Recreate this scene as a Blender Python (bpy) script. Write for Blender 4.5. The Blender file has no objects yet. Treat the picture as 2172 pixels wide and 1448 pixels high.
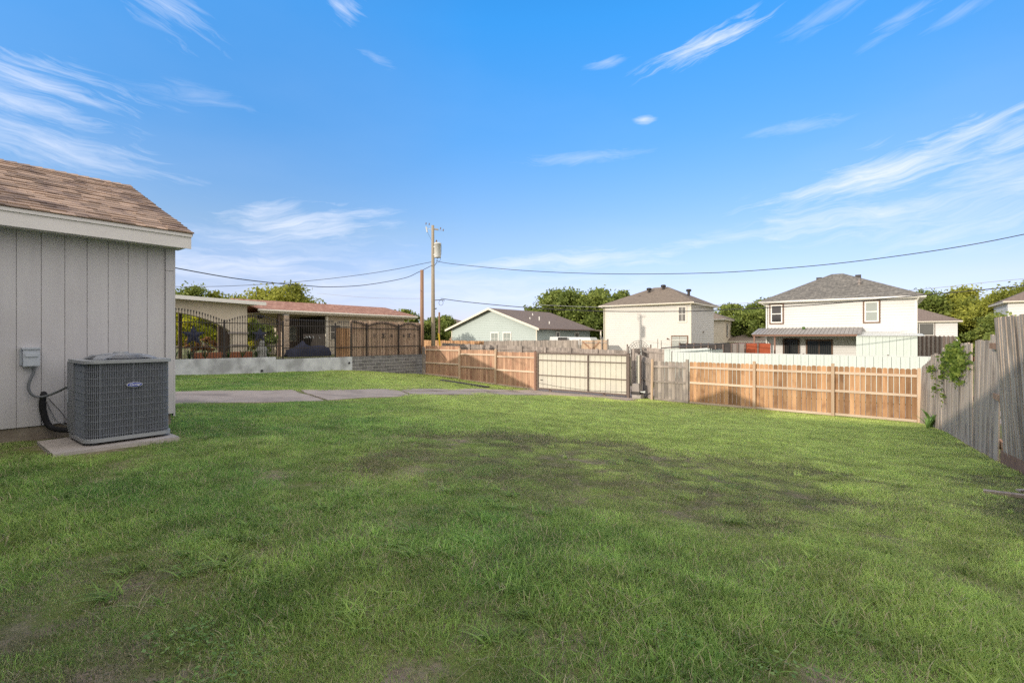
import bpy, math, random
import numpy as np
from mathutils import Vector
R = math.radians
random.seed(7); rng = np.random.default_rng(11)
SC = bpy.context.scene
COL = SC.collection

# ------------------------------------------------------------------ camera, world, sun
# The world axes follow the street grid: +X along the back fence, +Y from the house to the back fence.
YAW = R(37.6)
cam_d = bpy.data.cameras.new('camera'); cam = bpy.data.objects.new('camera', cam_d); COL.objects.link(cam)
cam.location = (0, 0, 1.25); cam.rotation_euler = (R(90), 0, YAW)
cam_d.sensor_width = 36; cam_d.lens = 16.99; cam_d.shift_y = -0.0037
cam_d.clip_start = 0.05; cam_d.clip_end = 3000
SC.camera = cam
L = Vector((0.279, 1.0, -0.2555)).normalized()          # direction the sunlight travels
sun_d = bpy.data.lights.new('sun', 'SUN'); sun = bpy.data.objects.new('sun', sun_d); COL.objects.link(sun)
sun_d.energy = 2.15; sun_d.angle = R(0.6); sun_d.color = (1.0, 0.90, 0.775)
sun.location = (-20, -40, 30); sun.rotation_euler = L.to_track_quat('-Z', 'Y').to_euler()
SC.view_settings.view_transform = 'Standard'; SC.view_settings.look = 'None'
SC.view_settings.exposure = 0.72; SC.view_settings.gamma = 1.0
SC.cycles.max_bounces = 8; SC.cycles.transparent_max_bounces = 8
try:
    SC.cycles.use_denoising = False; SC.cycles.use_adaptive_sampling = False
except Exception:
    pass

world = bpy.data.worlds.new("World"); SC.world = world; world.use_nodes = True
wn = world.node_tree.nodes; wl = world.node_tree.links
for n in list(wn): wn.remove(n)
def wmath(op, a, b=None, c=None, clamp=False):
    n = wn.new('ShaderNodeMath'); n.operation = op; n.use_clamp = clamp
    for i, x in enumerate((a, b, c)):
        if x is None: continue
        if isinstance(x, (int, float)): n.inputs[i].default_value = x
        else: wl.new(x, n.inputs[i])
    return n.outputs[0]
w_out = wn.new('ShaderNodeOutputWorld'); w_bg = wn.new('ShaderNodeBackground')
sky = wn.new('ShaderNodeTexSky'); sky.sky_type = 'NISHITA'; sky.sun_disc = False
sky.sun_elevation = R(13.8); sky.sun_rotation = R(180 + 15.6)
sky.altitude = 200; sky.air_density = 1.0; sky.dust_density = 0.6; sky.ozone_density = 1.0
tc = wn.new('ShaderNodeTexCoord'); sep = wn.new('ShaderNodeSeparateXYZ'); wl.new(tc.outputs['Generated'], sep.inputs[0])
dx, dy, dz = sep.outputs
hyp = wmath('SQRT', wmath('ADD', wmath('MULTIPLY', dx, dx), wmath('MULTIPLY', dy, dy)))
az = wmath('ADD', wmath('ARCTAN2', dx, dy), YAW)         # compass angle measured from the look of the yard
el = wmath('DIVIDE', dz, wmath('MAXIMUM', hyp, 0.001))   # slope above the horizon
wrp = wn.new('ShaderNodeTexNoise'); wrp.inputs['Scale'].default_value = 1; wrp.inputs['Detail'].default_value = 2
c0 = wn.new('ShaderNodeCombineXYZ'); wl.new(wmath('MULTIPLY', az, 9), c0.inputs[0]); wl.new(wmath('MULTIPLY', el, 16), c0.inputs[1])
wl.new(c0.outputs[0], wrp.inputs['Vector'])
warp = wmath('SUBTRACT', wrp.outputs[0], .5)
STREAK = {}
def streak(tilt):
    """fine cirrus filaments running at one slant"""
    if tilt in STREAK: return STREAK[tilt]
    c, s = math.cos(tilt), math.sin(tilt)
    a = wmath('ADD', wmath('MULTIPLY', az, c), wmath('MULTIPLY', el, s)); b = wmath('SUBTRACT', wmath('MULTIPLY', el, c), wmath('MULTIPLY', az, s))
    cb = wn.new('ShaderNodeCombineXYZ'); wl.new(wmath('ADD', wmath('MULTIPLY', a, 7), wmath('MULTIPLY', warp, .9)), cb.inputs[0]); wl.new(wmath('ADD', wmath('MULTIPLY', b, 55), wmath('MULTIPLY', warp, 2.6)), cb.inputs[1]); cb.inputs[2].default_value = tilt * 40 + 3
    nz = wn.new('ShaderNodeTexNoise'); nz.inputs['Scale'].default_value = 1; nz.inputs['Detail'].default_value = 6; nz.inputs['Roughness'].default_value = 0.68
    wl.new(cb.outputs[0], nz.inputs['Vector']); STREAK[tilt] = nz.outputs[0]; return nz.outputs[0]
def cloud(px, py, ln, wd, tilt, dens, seed, fine=1.0):
    """one patch of cirrus: centre by compass slope, length, width, tilt"""
    x = (px - 1086) / 1025; phi = math.atan(x); v = (716 - py) / 1025 * math.cos(phi)
    u0 = wmath('SUBTRACT', az, phi); v0 = wmath('SUBTRACT', el, v)
    c, s = math.cos(tilt), math.sin(tilt)
    a = wmath('ADD', wmath('MULTIPLY', u0, c / (ln * 1.3)), wmath('MULTIPLY', v0, s / (ln * 1.3)))
    b = wmath('SUBTRACT', wmath('MULTIPLY', v0, c / (wd * 1.35)), wmath('MULTIPLY', u0, s / (wd * 1.35)))
    r2 = wmath('ADD', wmath('MULTIPLY', a, a), wmath('MULTIPLY', b, b))
    mask = wmath('SUBTRACT', 1.0, wmath('SQRT', r2), clamp=True)
    g = min((-.45, -.12, .03, .18, .33), key=lambda q: abs(q - tilt))
    m = wmath('ADD', wmath('ADD', streak(g), wmath('MULTIPLY', wmath('SUBTRACT', mask, 0.55), 0.42)), wmath('MULTIPLY', warp, .30))
    t = wmath('MULTIPLY', wmath('SUBTRACT', m, 0.42), 2.3, clamp=True)
    return wmath('MULTIPLY', wmath('MULTIPLY', t, wmath('MULTIPLY', mask, 2.4, clamp=True)), dens)
CL = [(60, 165, .17, .045, -0.05, 1.2, 1.3), (50, 215, .17, .03, -0.05, 1.2, 2.3), (90, 300, .24, .04, -0.08, 1.0, 4.1), (350, 20, .10, .06, -0.5, .8, 7.7), (730, 15, .05, .04, -0.3, .9, 9.2),
      (800, 125, .06, .016, -0.28, .6, 3.3), (1510, 90, .16, .030, 0.30, 1.6, 12.4), (1290, 132, .05, .014, 0.12, .8, 14.0), (1930, 350, .27, .050, 0.18, 1.6, 20.2),
      (1850, 455, .22, .045, 0.05, 1.2, 22.9), (2150, 400, .20, .08, 0.16, 1.1, 24.6), (640, 475, .20, .05, 0.13, 1.3, 30.5), (490, 560, .26, .045, 0.0, 1.1, 33.1),
      (1230, 552, .36, .030, 0.07, 1.2, 36.8), (1366, 254, .022, .014, 0.0, 1.1, 41.2), (1230, 335, .16, .016, 0.03, .6, 43.3), (1700, 268, .10, .016, 0.02, .6, 45.9),
      (1900, 55, .07, .018, .35, .6, 50.0), (1760, 30, .11, .022, .35, .5, 52.0), (410, 200, .12, .022, .03, .45, 58.0), (2050, 20, .07, .012, .3, .45, 61.0), (900, 610, .6, .06, 0.0, .75, 64.0), (1560, 500, .10, .016, 0, .7, 66.), (620, 520, .3, .05, 0, .5, 70.)]
tot = None
for k in CL:
    o = cloud(*k)
    tot = o if tot is None else wmath('MAXIMUM', tot, o)
# thin general veil of cirrus in every direction
cbv = wn.new('ShaderNodeCombineXYZ'); wl.new(wmath('DIVIDE', dx, wmath('MAXIMUM', dz, .06)), cbv.inputs[0]); wl.new(wmath('MULTIPLY', wmath('DIVIDE', dy, wmath('MAXIMUM', dz, .06)), 1.0), cbv.inputs[1])
nv = wn.new('ShaderNodeTexNoise'); nv.inputs['Scale'].default_value = .55; nv.inputs['Detail'].default_value = 6; wl.new(cbv.outputs[0], nv.inputs['Vector'])
veil = wmath('MULTIPLY', wmath('MULTIPLY', wmath('SUBTRACT', nv.outputs[0], .5), 1.6, clamp=True), .22)
tot = wmath('MAXIMUM', tot, veil)
# deeper blue away from the sun: grade of the clear sky by elevation
grade = wn.new('ShaderNodeValToRGB'); ge = grade.color_ramp.elements
ge[0].position = .0; ge[0].color = (.22, .235, .48, 1); ge[1].position = 1.0; ge[1].color = (.05, .38, .68, 1)
for p_, c_ in ((.10, (.265, .255, .37)), (.21, (.25, .285, .36)), (.40, (.165, .33, .49)), (.65, (.10, .40, .65))):
    k_ = ge.new(p_); k_.color = (*c_, 1)
wl.new(el, grade.inputs[0])
gm_ = wn.new('ShaderNodeVectorMath'); gm_.operation = 'MULTIPLY'; wl.new(sky.outputs[0], gm_.inputs[0]); wl.new(grade.outputs[0], gm_.inputs[1])
gs_ = wn.new('ShaderNodeVectorMath'); gs_.operation = 'SCALE'; wl.new(gm_.outputs[0], gs_.inputs[0])
azf = wn.new('ShaderNodeMapRange'); azf.inputs[1].default_value = -.1; azf.inputs[2].default_value = .85; azf.inputs[3].default_value = 2.62; azf.inputs[4].default_value = 1.85; wl.new(az, azf.inputs[0]); wl.new(azf.outputs[0], gs_.inputs['Scale'])
# added fill light: bright overcast out of view behind and above the camera
fwd = wmath('ADD', wmath('ADD', wmath('MULTIPLY', dx, -math.sin(YAW)), wmath('MULTIPLY', dy, math.cos(YAW))), wmath('MULTIPLY', dz, .12))
vm = wn.new('ShaderNodeMapRange'); vm.interpolation_type = 'SMOOTHSTEP'; vm.inputs[1].default_value = .60; vm.inputs[2].default_value = .15; wl.new(fwd, vm.inputs[0])
fillc = wn.new('ShaderNodeMix'); fillc.data_type = 'RGBA'; wl.new(nv.outputs[0], fillc.inputs[0]); fillc.inputs[6].default_value = (4.6, 4.3, 4.1, 1); fillc.inputs[7].default_value = (7.6, 6.9, 6.1, 1)
zen = wn.new('ShaderNodeVectorMath'); zen.operation = 'SCALE'; wl.new(fillc.outputs[2], zen.inputs[0]); wl.new(wmath('MULTIPLY_ADD', wmath('MULTIPLY', dz, dz), .75, .92), zen.inputs['Scale'])
vx = wn.new('ShaderNodeMix'); vx.data_type = 'RGBA'; wl.new(wmath('MULTIPLY', vm.outputs[0], .85), vx.inputs[0]); wl.new(gs_.outputs[0], vx.inputs[6]); wl.new(zen.outputs[0], vx.inputs[7])
mx = wn.new('ShaderNodeMix'); mx.data_type = 'RGBA'; wl.new(wmath('MULTIPLY', tot, .55, clamp=True), mx.inputs[0]); wl.new(vx.outputs[2], mx.inputs[6]); mx.inputs[7].default_value = (4.1, 4.25, 4.7, 1)
wl.new(mx.outputs[2], w_bg.inputs[0]); w_bg.inputs[1].default_value = 0.15
wl.new(w_bg.outputs[0], w_out.inputs[0])

# ------------------------------------------------------------------ materials
def srgb(r, g, b): return tuple(((x / 255) / 12.92 if x / 255 <= .04045 else ((x / 255 + .055) / 1.055) ** 2.4) for x in (r, g, b))
def pmat(name, c1, c2=None, scale=6, rough=.8, bump=0., bscale=None, stretch=(1, 1, 1), attr=0., metal=0., detail=5, c3=None, s3=1.2, t3=(.5, .7), spec=.3, offs=False, wave=None, transl=0., emis=None):
    m = bpy.data.materials.new(name); m.use_nodes = True; nt = m.node_tree; N = nt.nodes; K = nt.links
    bs = N['Principled BSDF']; bs.inputs['Roughness'].default_value = rough; bs.inputs['Metallic'].default_value = metal
    bs.inputs['Specular IOR Level'].default_value = spec
    tcn = N.new('ShaderNodeTexCoord'); mp = N.new('ShaderNodeMapping'); mp.inputs['Scale'].default_value = stretch
    vec = tcn.outputs['Object']
    at = None
    if attr or offs:
        at = N.new('ShaderNodeAttribute'); at.attribute_name = 'v'
    if offs:
        sc_ = N.new('ShaderNodeVectorMath'); sc_.operation = 'SCALE'; cmb = N.new('ShaderNodeCombineXYZ')
        for i in range(3): K.new(at.outputs['Fac'], cmb.inputs[i])
        K.new(cmb.outputs[0], sc_.inputs[0]); sc_.inputs['Scale'].default_value = 31.7
        ad = N.new('ShaderNodeVectorMath'); K.new(vec, ad.inputs[0]); K.new(sc_.outputs[0], ad.inputs[1]); vec = ad.outputs[0]
    K.new(vec, mp.inputs[0])
    nz = N.new('ShaderNodeTexNoise'); nz.inputs['Scale'].default_value = scale; nz.inputs['Detail'].default_value = detail; nz.inputs['Roughness'].default_value = .65
    K.new(mp.outputs[0], nz.inputs['Vector'])
    cr = N.new('ShaderNodeValToRGB'); cr.color_ramp.elements[0].position = .33; cr.color_ramp.elements[1].position = .67
    cr.color_ramp.elements[0].color = (*c1, 1); cr.color_ramp.elements[1].color = (*(c2 or c1), 1)
    K.new(nz.outputs[0], cr.inputs[0]); col = cr.outputs[0]
    if c3:
        n3 = N.new('ShaderNodeTexNoise'); n3.inputs['Scale'].default_value = s3; n3.inputs['Detail'].default_value = 6
        K.new(vec, n3.inputs['Vector'])
        mr = N.new('ShaderNodeMapRange'); mr.inputs[1].default_value = t3[0]; mr.inputs[2].default_value = t3[1]; K.new(n3.outputs[0], mr.inputs[0])
        x = N.new('ShaderNodeMix'); x.data_type = 'RGBA'; K.new(mr.outputs[0], x.inputs[0]); K.new(col, x.inputs[6]); x.inputs[7].default_value = (*c3, 1); col = x.outputs[2]
    if attr:
        mr = N.new('ShaderNodeMapRange'); mr.inputs[3].default_value = 1 - attr; mr.inputs[4].default_value = 1 + attr; K.new(at.outputs['Fac'], mr.inputs[0])
        x = N.new('ShaderNodeVectorMath'); x.operation = 'SCALE'; K.new(col, x.inputs[0]); K.new(mr.outputs[0], x.inputs['Scale']); col = x.outputs[0]
    K.new(col, bs.inputs['Base Color'])
    if bump:
        bn = N.new('ShaderNodeBump'); bn.inputs['Strength'].default_value = bump; bn.inputs['Distance'].default_value = .01
        if bscale:
            nb = N.new('ShaderNodeTexNoise'); nb.inputs['Scale'].default_value = bscale; nb.inputs['Detail'].default_value = 4; K.new(mp.outputs[0], nb.inputs['Vector']); K.new(nb.outputs[0], bn.inputs['Height'])
        else: K.new(nz.outputs[0], bn.inputs['Height'])
        K.new(bn.outputs[0], bs.inputs['Normal'])
    if transl:
        tr = N.new('ShaderNodeBsdfTranslucent'); K.new(col, tr.inputs[0]); ms = N.new('ShaderNodeMixShader'); ms.inputs[0].default_value = transl
        K.new(bs.outputs[0], ms.inputs[1]); K.new(tr.outputs[0], ms.inputs[2]); K.new(ms.outputs[0], N['Material Output'].inputs[0])
    return m
M = {}
M['siding_paint'] = pmat('siding_paint', (.485, .475, .49), (.53, .52, .53), 9, .65, .22, 30, (1, 1, .10), c3=(.455, .44, .445), s3=1.2, t3=(.5, .8))
M['trim_paint'] = pmat('trim_paint', (.65, .63, .61), (.70, .68, .66), 5, .6, .15, 60)
M['shingle_tan'] = pmat('shingle_tan', (.29, .205, .15), (.40, .29, .215), 120, .95, .5, 200, attr=.34, c3=(.215, .155, .125), s3=3, t3=(.5, .65))
M['concrete'] = pmat('concrete', (.34, .31, .285), (.44, .40, .37), 8, .9, .35, 70, c3=(.26, .24, .22), s3=1.5, t3=(.5, .75))
M['driveway'] = pmat('driveway', (.31, .255, .21), (.38, .32, .27), 4, .92, .6, 60, c3=(.23, .19, .16), s3=.9, t3=(.48, .68))
M['foundation'] = pmat('foundation', (.20, .165, .13), (.30, .26, .21), 7, .95, .5, 30)
M['ac_paint'] = pmat('ac_paint', (.21, .22, .24), (.24, .255, .275), 8, .45, 0, spec=.5)
M['ac_wire'] = pmat('ac_wire', (.20, .215, .25), (.23, .25, .285), 8, .45, 0, spec=.5)
M['ac_light'] = pmat('ac_light', (.26, .275, .29), (.31, .325, .34), 8, .42, 0, spec=.5)
M['coil_dark'] = pmat('coil_dark', (.075, .08, .09), (.10, .105, .115), 30, .7, .2)
M['black_foam'] = pmat('black_foam', (.010, .010, .012), (.022, .022, .024), 12, .85, .5, 60)
M['conduit_grey'] = pmat('conduit_grey', (.13, .14, .15), (.16, .17, .18), 10, .5)
M['box_metal'] = pmat('box_metal', (.40, .44, .49), (.47, .51, .56), 10, .45, spec=.5)
M['badge_blue'] = pmat('badge_blue', (.012, .03, .28), (.016, .04, .32), 6, .3, spec=.5)
M['badge_white'] = pmat('badge_white', (.75, .78, .82), (.78, .8, .85), 6, .3)
M['wood_new'] = pmat('wood_new', (.31, .165, .082), (.48, .29, .155), 7, .85, .4, 30, (1, 1, .10), attr=.36, offs=True, c3=(.20, .10, .05), s3=1.6, t3=(.55, .75))
M['wood_plank'] = pmat('wood_plank', (.40, .275, .19), (.55, .40, .29), 7, .85, .4, 30, (1, 1, .10), attr=.25, offs=True, c3=(.30, .18, .12), s3=1.6, t3=(.55, .75))
M['wood_brown'] = pmat('wood_brown', (.36, .205, .13), (.50, .315, .205), 7, .85, .4, 30, (1, 1, .10), attr=.22, offs=True, c3=(.27, .12, .08), s3=1.6, t3=(.55, .75))
M['wood_tan'] = pmat('wood_tan', (.42, .30, .20), (.55, .41, .29), 7, .88, .4, 30, (1, 1, .10), attr=.15, offs=True)
M['rail_wood'] = pmat('rail_wood', (.50, .385, .285), (.62, .50, .38), 9, .88, .3, 30, (.1, 1, 1), attr=.12, offs=True)
M['wood_grey'] = pmat('wood_grey', (.23, .195, .165), (.38, .33, .285), 9, .92, .6, 30, (1, 1, .09), attr=.25, offs=True, c3=(.15, .135, .125), s3=1.3, t3=(.5, .72))
M['wood_silver'] = pmat('wood_silver', (.34, .275, .22), (.58, .48, .39), 14, .92, .8, 40, (1, 1, .05), attr=.16, offs=True, c3=(.21, .165, .13), s3=1.0, t3=(.5, .7))
M['gate_panel'] = pmat('gate_panel', (.53, .50, .41), (.58, .55, .455), 3, .6, .1, c3=(.49, .465, .40), s3=1.2, t3=(.5, .75))
M['gate_steel'] = pmat('gate_steel', (.11, .08, .065), (.16, .12, .10), 10, .6, .1)
M['rust_post'] = pmat('rust_post', (.20, .11, .08), (.30, .18, .13), 10, .75, .2)
M['iron'] = pmat('iron', (.018, .015, .014), (.035, .028, .025), 12, .55, spec=.4)
M['plaster_wall'] = pmat('plaster_wall', (.46, .48, .50), (.62, .64, .66), 2.5, .9, .5, 25, c3=(.33, .34, .35), s3=1.3, t3=(.48, .64))
M['mortar'] = pmat('mortar', (.50, .49, .48), (.58, .57, .56), 12, .95, .3)
M['block_grey'] = pmat('block_grey', (.135, .13, .13), (.20, .195, .195), 12, .95, .6, 60, attr=.22)
M['pole_wood'] = pmat('pole_wood', (.25, .21, .15), (.36, .31, .23), 12, .9, .6, 30, (1, 1, .06))
M['post_wood'] = pmat('post_wood', (.22, .13, .085), (.31, .19, .12), 12, .9, .5, 30, (1, 1, .06))
M['galv'] = pmat('galv', (.50, .52, .50), (.56, .58, .56), 8, .5, spec=.4)
M['cable'] = pmat('cable', (.025, .025, .028), (.04, .04, .042), 8, .6)
M['cable_grey'] = pmat('cable_grey', (.25, .25, .25), (.3, .3, .3), 8, .6)
M['siding_cream'] = pmat('siding_cream', (.59, .57, .525), (.61, .59, .545), .6, .7, .05)
M['siding_white'] = pmat('siding_white', (.62, .61, .59), (.64, .63, .61), .6, .65, .05, c3=(.60, .58, .55), s3=.4, t3=(.55, .8))
M['siding_mint'] = pmat('siding_mint', (.42, .48, .45), (.44, .50, .47), .6, .7, .05)
M['stucco_tan'] = pmat('stucco_tan', (.56, .49, .38), (.62, .55, .44), 2, .8, .1)
M['cream_trim'] = pmat('cream_trim', (.66, .61, .50), (.71, .66, .55), 5, .6)
M['white_trim'] = pmat('white_trim', (.76, .74, .68), (.80, .78, .72), 5, .6)
M['brown_trim'] = pmat('brown_trim', (.15, .095, .065), (.20, .125, .085), 9, .7)
M['dark_inside'] = pmat('dark_inside', (.035, .03, .028), (.055, .048, .042), 3, .9)
M['porch_brown'] = pmat('porch_brown', (.12, .085, .065), (.16, .115, .09), 3, .9)
M['brick_tan'] = pmat('brick_tan', (.46, .33, .22), (.60, .46, .32), 14, .9, .3, attr=.25)
M['mint_metal'] = pmat('mint_metal', (.50, .56, .51), (.53, .59, .54), 1.0, .5, spec=.4)
M['awning_metal'] = pmat('awning_metal', (.25, .235, .22), (.33, .31, .29), 2, .6)
M['red_paint'] = pmat('red_paint', (.34, .075, .03), (.42, .10, .045), 4, .6)
M['taupe_panel'] = pmat('taupe_panel', (.25, .22, .20), (.29, .26, .235), 3, .6)
M['charcoal_panel'] = pmat('charcoal_panel', (.040, .035, .033), (.062, .055, .052), 3, .6)
M['navy_cloth'] = pmat('navy_cloth', (.018, .022, .045), (.035, .04, .07), 6, .8, .5, 9)
M['stone_grey'] = pmat('stone_grey', (.22, .22, .20), (.36, .36, .33), 9, .95, .8, 20)
M['bark'] = pmat('bark', (.11, .085, .065), (.18, .145, .115), 9, .95, .8, 12, (1, 1, .2))
M['terracotta'] = pmat('terracotta', (.32, .12, .06), (.38, .16, .09), 9, .85)
M['yellow_plastic'] = pmat('yellow_plastic', (.75, .48, .03), (.8, .52, .05), 9, .5)
def shingle(name, c1, c2, c3, sc=1.0):
    m = bpy.data.materials.new(name); m.use_nodes = True; N = m.node_tree.nodes; K = m.node_tree.links; bs = N['Principled BSDF']; bs.inputs['Roughness'].default_value = .95; bs.inputs['Specular IOR Level'].default_value = .15
    t = N.new('ShaderNodeTexCoord'); sp = N.new('ShaderNodeSeparateXYZ'); K.new(t.outputs['Object'], sp.inputs[0])
    ad = N.new('ShaderNodeMath'); K.new(sp.outputs[0], ad.inputs[0]); K.new(sp.outputs[1], ad.inputs[1])
    cb = N.new('ShaderNodeCombineXYZ'); K.new(ad.outputs[0], cb.inputs[0])
    ml = N.new('ShaderNodeMath'); ml.operation = 'MULTIPLY'; ml.inputs[1].default_value = 2.5; K.new(sp.outputs[2], ml.inputs[0]); K.new(ml.outputs[0], cb.inputs[1])
    br = N.new('ShaderNodeTexBrick'); br.inputs['Scale'].default_value = 2.2 * sc; br.inputs['Mortar Size'].default_value = .012; br.inputs['Color1'].default_value = (*c1, 1); br.inputs['Color2'].default_value = (*c2, 1); br.inputs['Mortar'].default_value = (*[x * .55 for x in c1], 1)
    br.inputs['Brick Width'].default_value = .55; br.inputs['Row Height'].default_value = .30; K.new(cb.outputs[0], br.inputs['Vector'])
    nz = N.new('ShaderNodeTexNoise'); nz.inputs['Scale'].default_value = 4.5; nz.inputs['Detail'].default_value = 8; nz.inputs['Roughness'].default_value = .75; K.new(t.outputs['Object'], nz.inputs[0])
    mr = N.new('ShaderNodeMapRange'); mr.inputs[1].default_value = .46; mr.inputs[2].default_value = .62; K.new(nz.outputs[0], mr.inputs[0])
    x = N.new('ShaderNodeMix'); x.data_type = 'RGBA'; K.new(mr.outputs[0], x.inputs[0]); K.new(br.outputs[0], x.inputs[6]); x.inputs[7].default_value = (*c3, 1)
    K.new(x.outputs[2], bs.inputs['Base Color'])
    bn = N.new('ShaderNodeBump'); bn.inputs['Strength'].default_value = .5; bn.inputs['Distance'].default_value = .02; K.new(br.outputs['Fac'], bn.inputs['Height']); bn.invert = True; K.new(bn.outputs[0], bs.inputs['Normal'])
    return m
M['roof_red'] = shingle('roof_red', (.34, .175, .12), (.52, .30, .215), (.24, .12, .085))
M['roof_brown'] = shingle('roof_brown', (.20, .155, .13), (.24, .19, .16), (.17, .135, .115))
M['roof_taupe'] = shingle('roof_taupe', (.20, .165, .13), (.255, .21, .165), (.16, .13, .105))
M['roof_grey'] = shingle('roof_grey', (.15, .14, .125), (.27, .25, .215), (.105, .10, .09))
def glass(name, c, r=.08):
    m = bpy.data.materials.new(name); m.use_nodes = True; b = m.node_tree.nodes['Principled BSDF']
    b.inputs['Base Color'].default_value = (*c, 1); b.inputs['Roughness'].default_value = r; b.inputs['Specular IOR Level'].default_value = .8
    return m
M['glass_dark'] = glass('glass_dark', (.02, .022, .022)); M['glass_pale'] = glass('glass_pale', (.30, .33, .30), .2); M['glass_grey'] = glass('glass_grey', (.10, .10, .09), .12)

def leafmat(name, ca, cb, cc, transl=.35):
    m = bpy.data.materials.new(name); m.use_nodes = True; N = m.node_tree.nodes; K = m.node_tree.links; bs = N['Principled BSDF']; bs.inputs['Roughness'].default_value = .6; bs.inputs['Specular IOR Level'].default_value = .25
    at = N.new('ShaderNodeAttribute'); at.attribute_name = 'v'
    cr = N.new('ShaderNodeValToRGB'); e = cr.color_ramp.elements; e[0].color = (*ca, 1); e[1].color = (*cc, 1); k = e.new(.5); k.color = (*cb, 1); K.new(at.outputs['Fac'], cr.inputs[0])
    K.new(cr.outputs[0], bs.inputs['Base Color']); tr = N.new('ShaderNodeBsdfTranslucent'); K.new(cr.outputs[0], tr.inputs[0]); ms = N.new('ShaderNodeMixShader'); ms.inputs[0].default_value = transl
    K.new(bs.outputs[0], ms.inputs[1]); K.new(tr.outputs[0], ms.inputs[2]); K.new(ms.outputs[0], N['Material Output'].inputs[0])
    return m
M['leaf_green'] = leafmat('leaf_green', (.08, .12, .025), (.19, .24, .05), (.33, .37, .09))
M['leaf_olive'] = leafmat('leaf_olive', (.11, .14, .02), (.27, .29, .045), (.42, .42, .07))
M['leaf_gold'] = leafmat('leaf_gold', (.20, .24, .02), (.50, .52, .04), (.75, .68, .08), .6)
M['leaf_rust'] = leafmat('leaf_rust', (.12, .07, .03), (.30, .16, .06), (.55, .30, .14), .5)
M['leaf_vine'] = leafmat('leaf_vine', (.07, .12, .02), (.15, .22, .035), (.30, .36, .07), .45)
M['leaf_weed'] = leafmat('leaf_weed', (.10, .19, .045), (.18, .30, .08), (.27, .40, .13), .35)
M['leaf_strap'] = leafmat('leaf_strap', (.02, .045, .012), (.04, .08, .02), (.08, .14, .035), .2)

def grassmat(name, c1, c2, c3, tint, far=None):
    m = bpy.data.materials.new(name); m.use_nodes = True; N = m.node_tree.nodes; K = m.node_tree.links; bs = N['Principled BSDF']; bs.inputs['Roughness'].default_value = .55; bs.inputs['Specular IOR Level'].default_value = .2
    at = N.new('ShaderNodeAttribute'); at.attribute_name = 'v'; aw = N.new('ShaderNodeAttribute'); aw.attribute_name = 'w'
    g = N.new('ShaderNodeNewGeometry')
    nz = N.new('ShaderNodeTexNoise'); nz.inputs['Scale'].default_value = .55; nz.inputs['Detail'].default_value = 5; nz.inputs['Roughness'].default_value = .6; K.new(g.outputs['Position'], nz.inputs[0])
    m1 = N.new('ShaderNodeMix'); m1.data_type = 'RGBA'; K.new(at.outputs['Fac'], m1.inputs[0]); m1.inputs[6].default_value = (*c1, 1); m1.inputs[7].default_value = (*c2, 1)
    mr = N.new('ShaderNodeMapRange'); mr.inputs[1].default_value = .38; mr.inputs[2].default_value = .66; mr.inputs[4].default_value = .75; K.new(nz.outputs[0], mr.inputs[0])
    m2 = N.new('ShaderNodeMix'); m2.data_type = 'RGBA'; K.new(mr.outputs[0], m2.inputs[0]); K.new(m1.outputs[2], m2.inputs[6]); m2.inputs[7].default_value = (*tint, 1)
    n2 = N.new('ShaderNodeTexNoise'); n2.inputs['Scale'].default_value = 3.2; n2.inputs['Detail'].default_value = 5; n2.inputs['Roughness'].default_value = .7; K.new(g.outputs['Position'], n2.inputs[0])
    r2 = N.new('ShaderNodeMapRange'); r2.inputs[1].default_value = .36; r2.inputs[2].default_value = .62; r2.inputs[3].default_value = .72; r2.inputs[4].default_value = 1.2; K.new(n2.outputs[0], r2.inputs[0])
    if far:                       # yellower turf towards the back; its lighter shade is put into the colour too
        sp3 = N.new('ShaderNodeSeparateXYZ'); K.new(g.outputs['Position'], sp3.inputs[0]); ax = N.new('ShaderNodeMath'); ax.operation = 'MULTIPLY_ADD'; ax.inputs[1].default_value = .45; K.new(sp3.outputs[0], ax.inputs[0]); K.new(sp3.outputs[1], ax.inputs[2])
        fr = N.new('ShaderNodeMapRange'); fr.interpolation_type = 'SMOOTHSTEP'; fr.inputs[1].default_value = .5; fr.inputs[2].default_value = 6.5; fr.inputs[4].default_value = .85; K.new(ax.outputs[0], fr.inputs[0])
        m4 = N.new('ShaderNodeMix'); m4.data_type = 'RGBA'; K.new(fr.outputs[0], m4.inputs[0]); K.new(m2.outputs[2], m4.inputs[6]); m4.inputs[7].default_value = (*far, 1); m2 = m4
    s2 = N.new('ShaderNodeVectorMath'); s2.operation = 'SCALE'; K.new(m2.outputs[2], s2.inputs[0]); oi = N.new('ShaderNodeObjectInfo'); ro_ = N.new('ShaderNodeMapRange'); ro_.inputs[3].default_value = .78; ro_.inputs[4].default_value = 1.22; K.new(oi.outputs['Random'], ro_.inputs[0]); mm_ = N.new('ShaderNodeMath'); mm_.operation = 'MULTIPLY'; K.new(r2.outputs[0], mm_.inputs[0]); K.new(ro_.outputs[0], mm_.inputs[1]); K.new(mm_.outputs[0], s2.inputs['Scale'])
    m3 = N.new('ShaderNodeMix'); m3.data_type = 'RGBA'; K.new(aw.outputs['Fac'], m3.inputs[0]); K.new(s2.outputs[0], m3.inputs[6]); m3.inputs[7].default_value = (*c3, 1)
    K.new(m3.outputs[2], bs.inputs['Base Color']); tr = N.new('ShaderNodeBsdfTranslucent'); K.new(m3.outputs[2], tr.inputs[0]); ms = N.new('ShaderNodeMixShader'); ms.inputs[0].default_value = .45
    K.new(bs.outputs[0], ms.inputs[1]); K.new(tr.outputs[0], ms.inputs[2]); K.new(ms.outputs[0], N['Material Output'].inputs[0])
    return m
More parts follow.
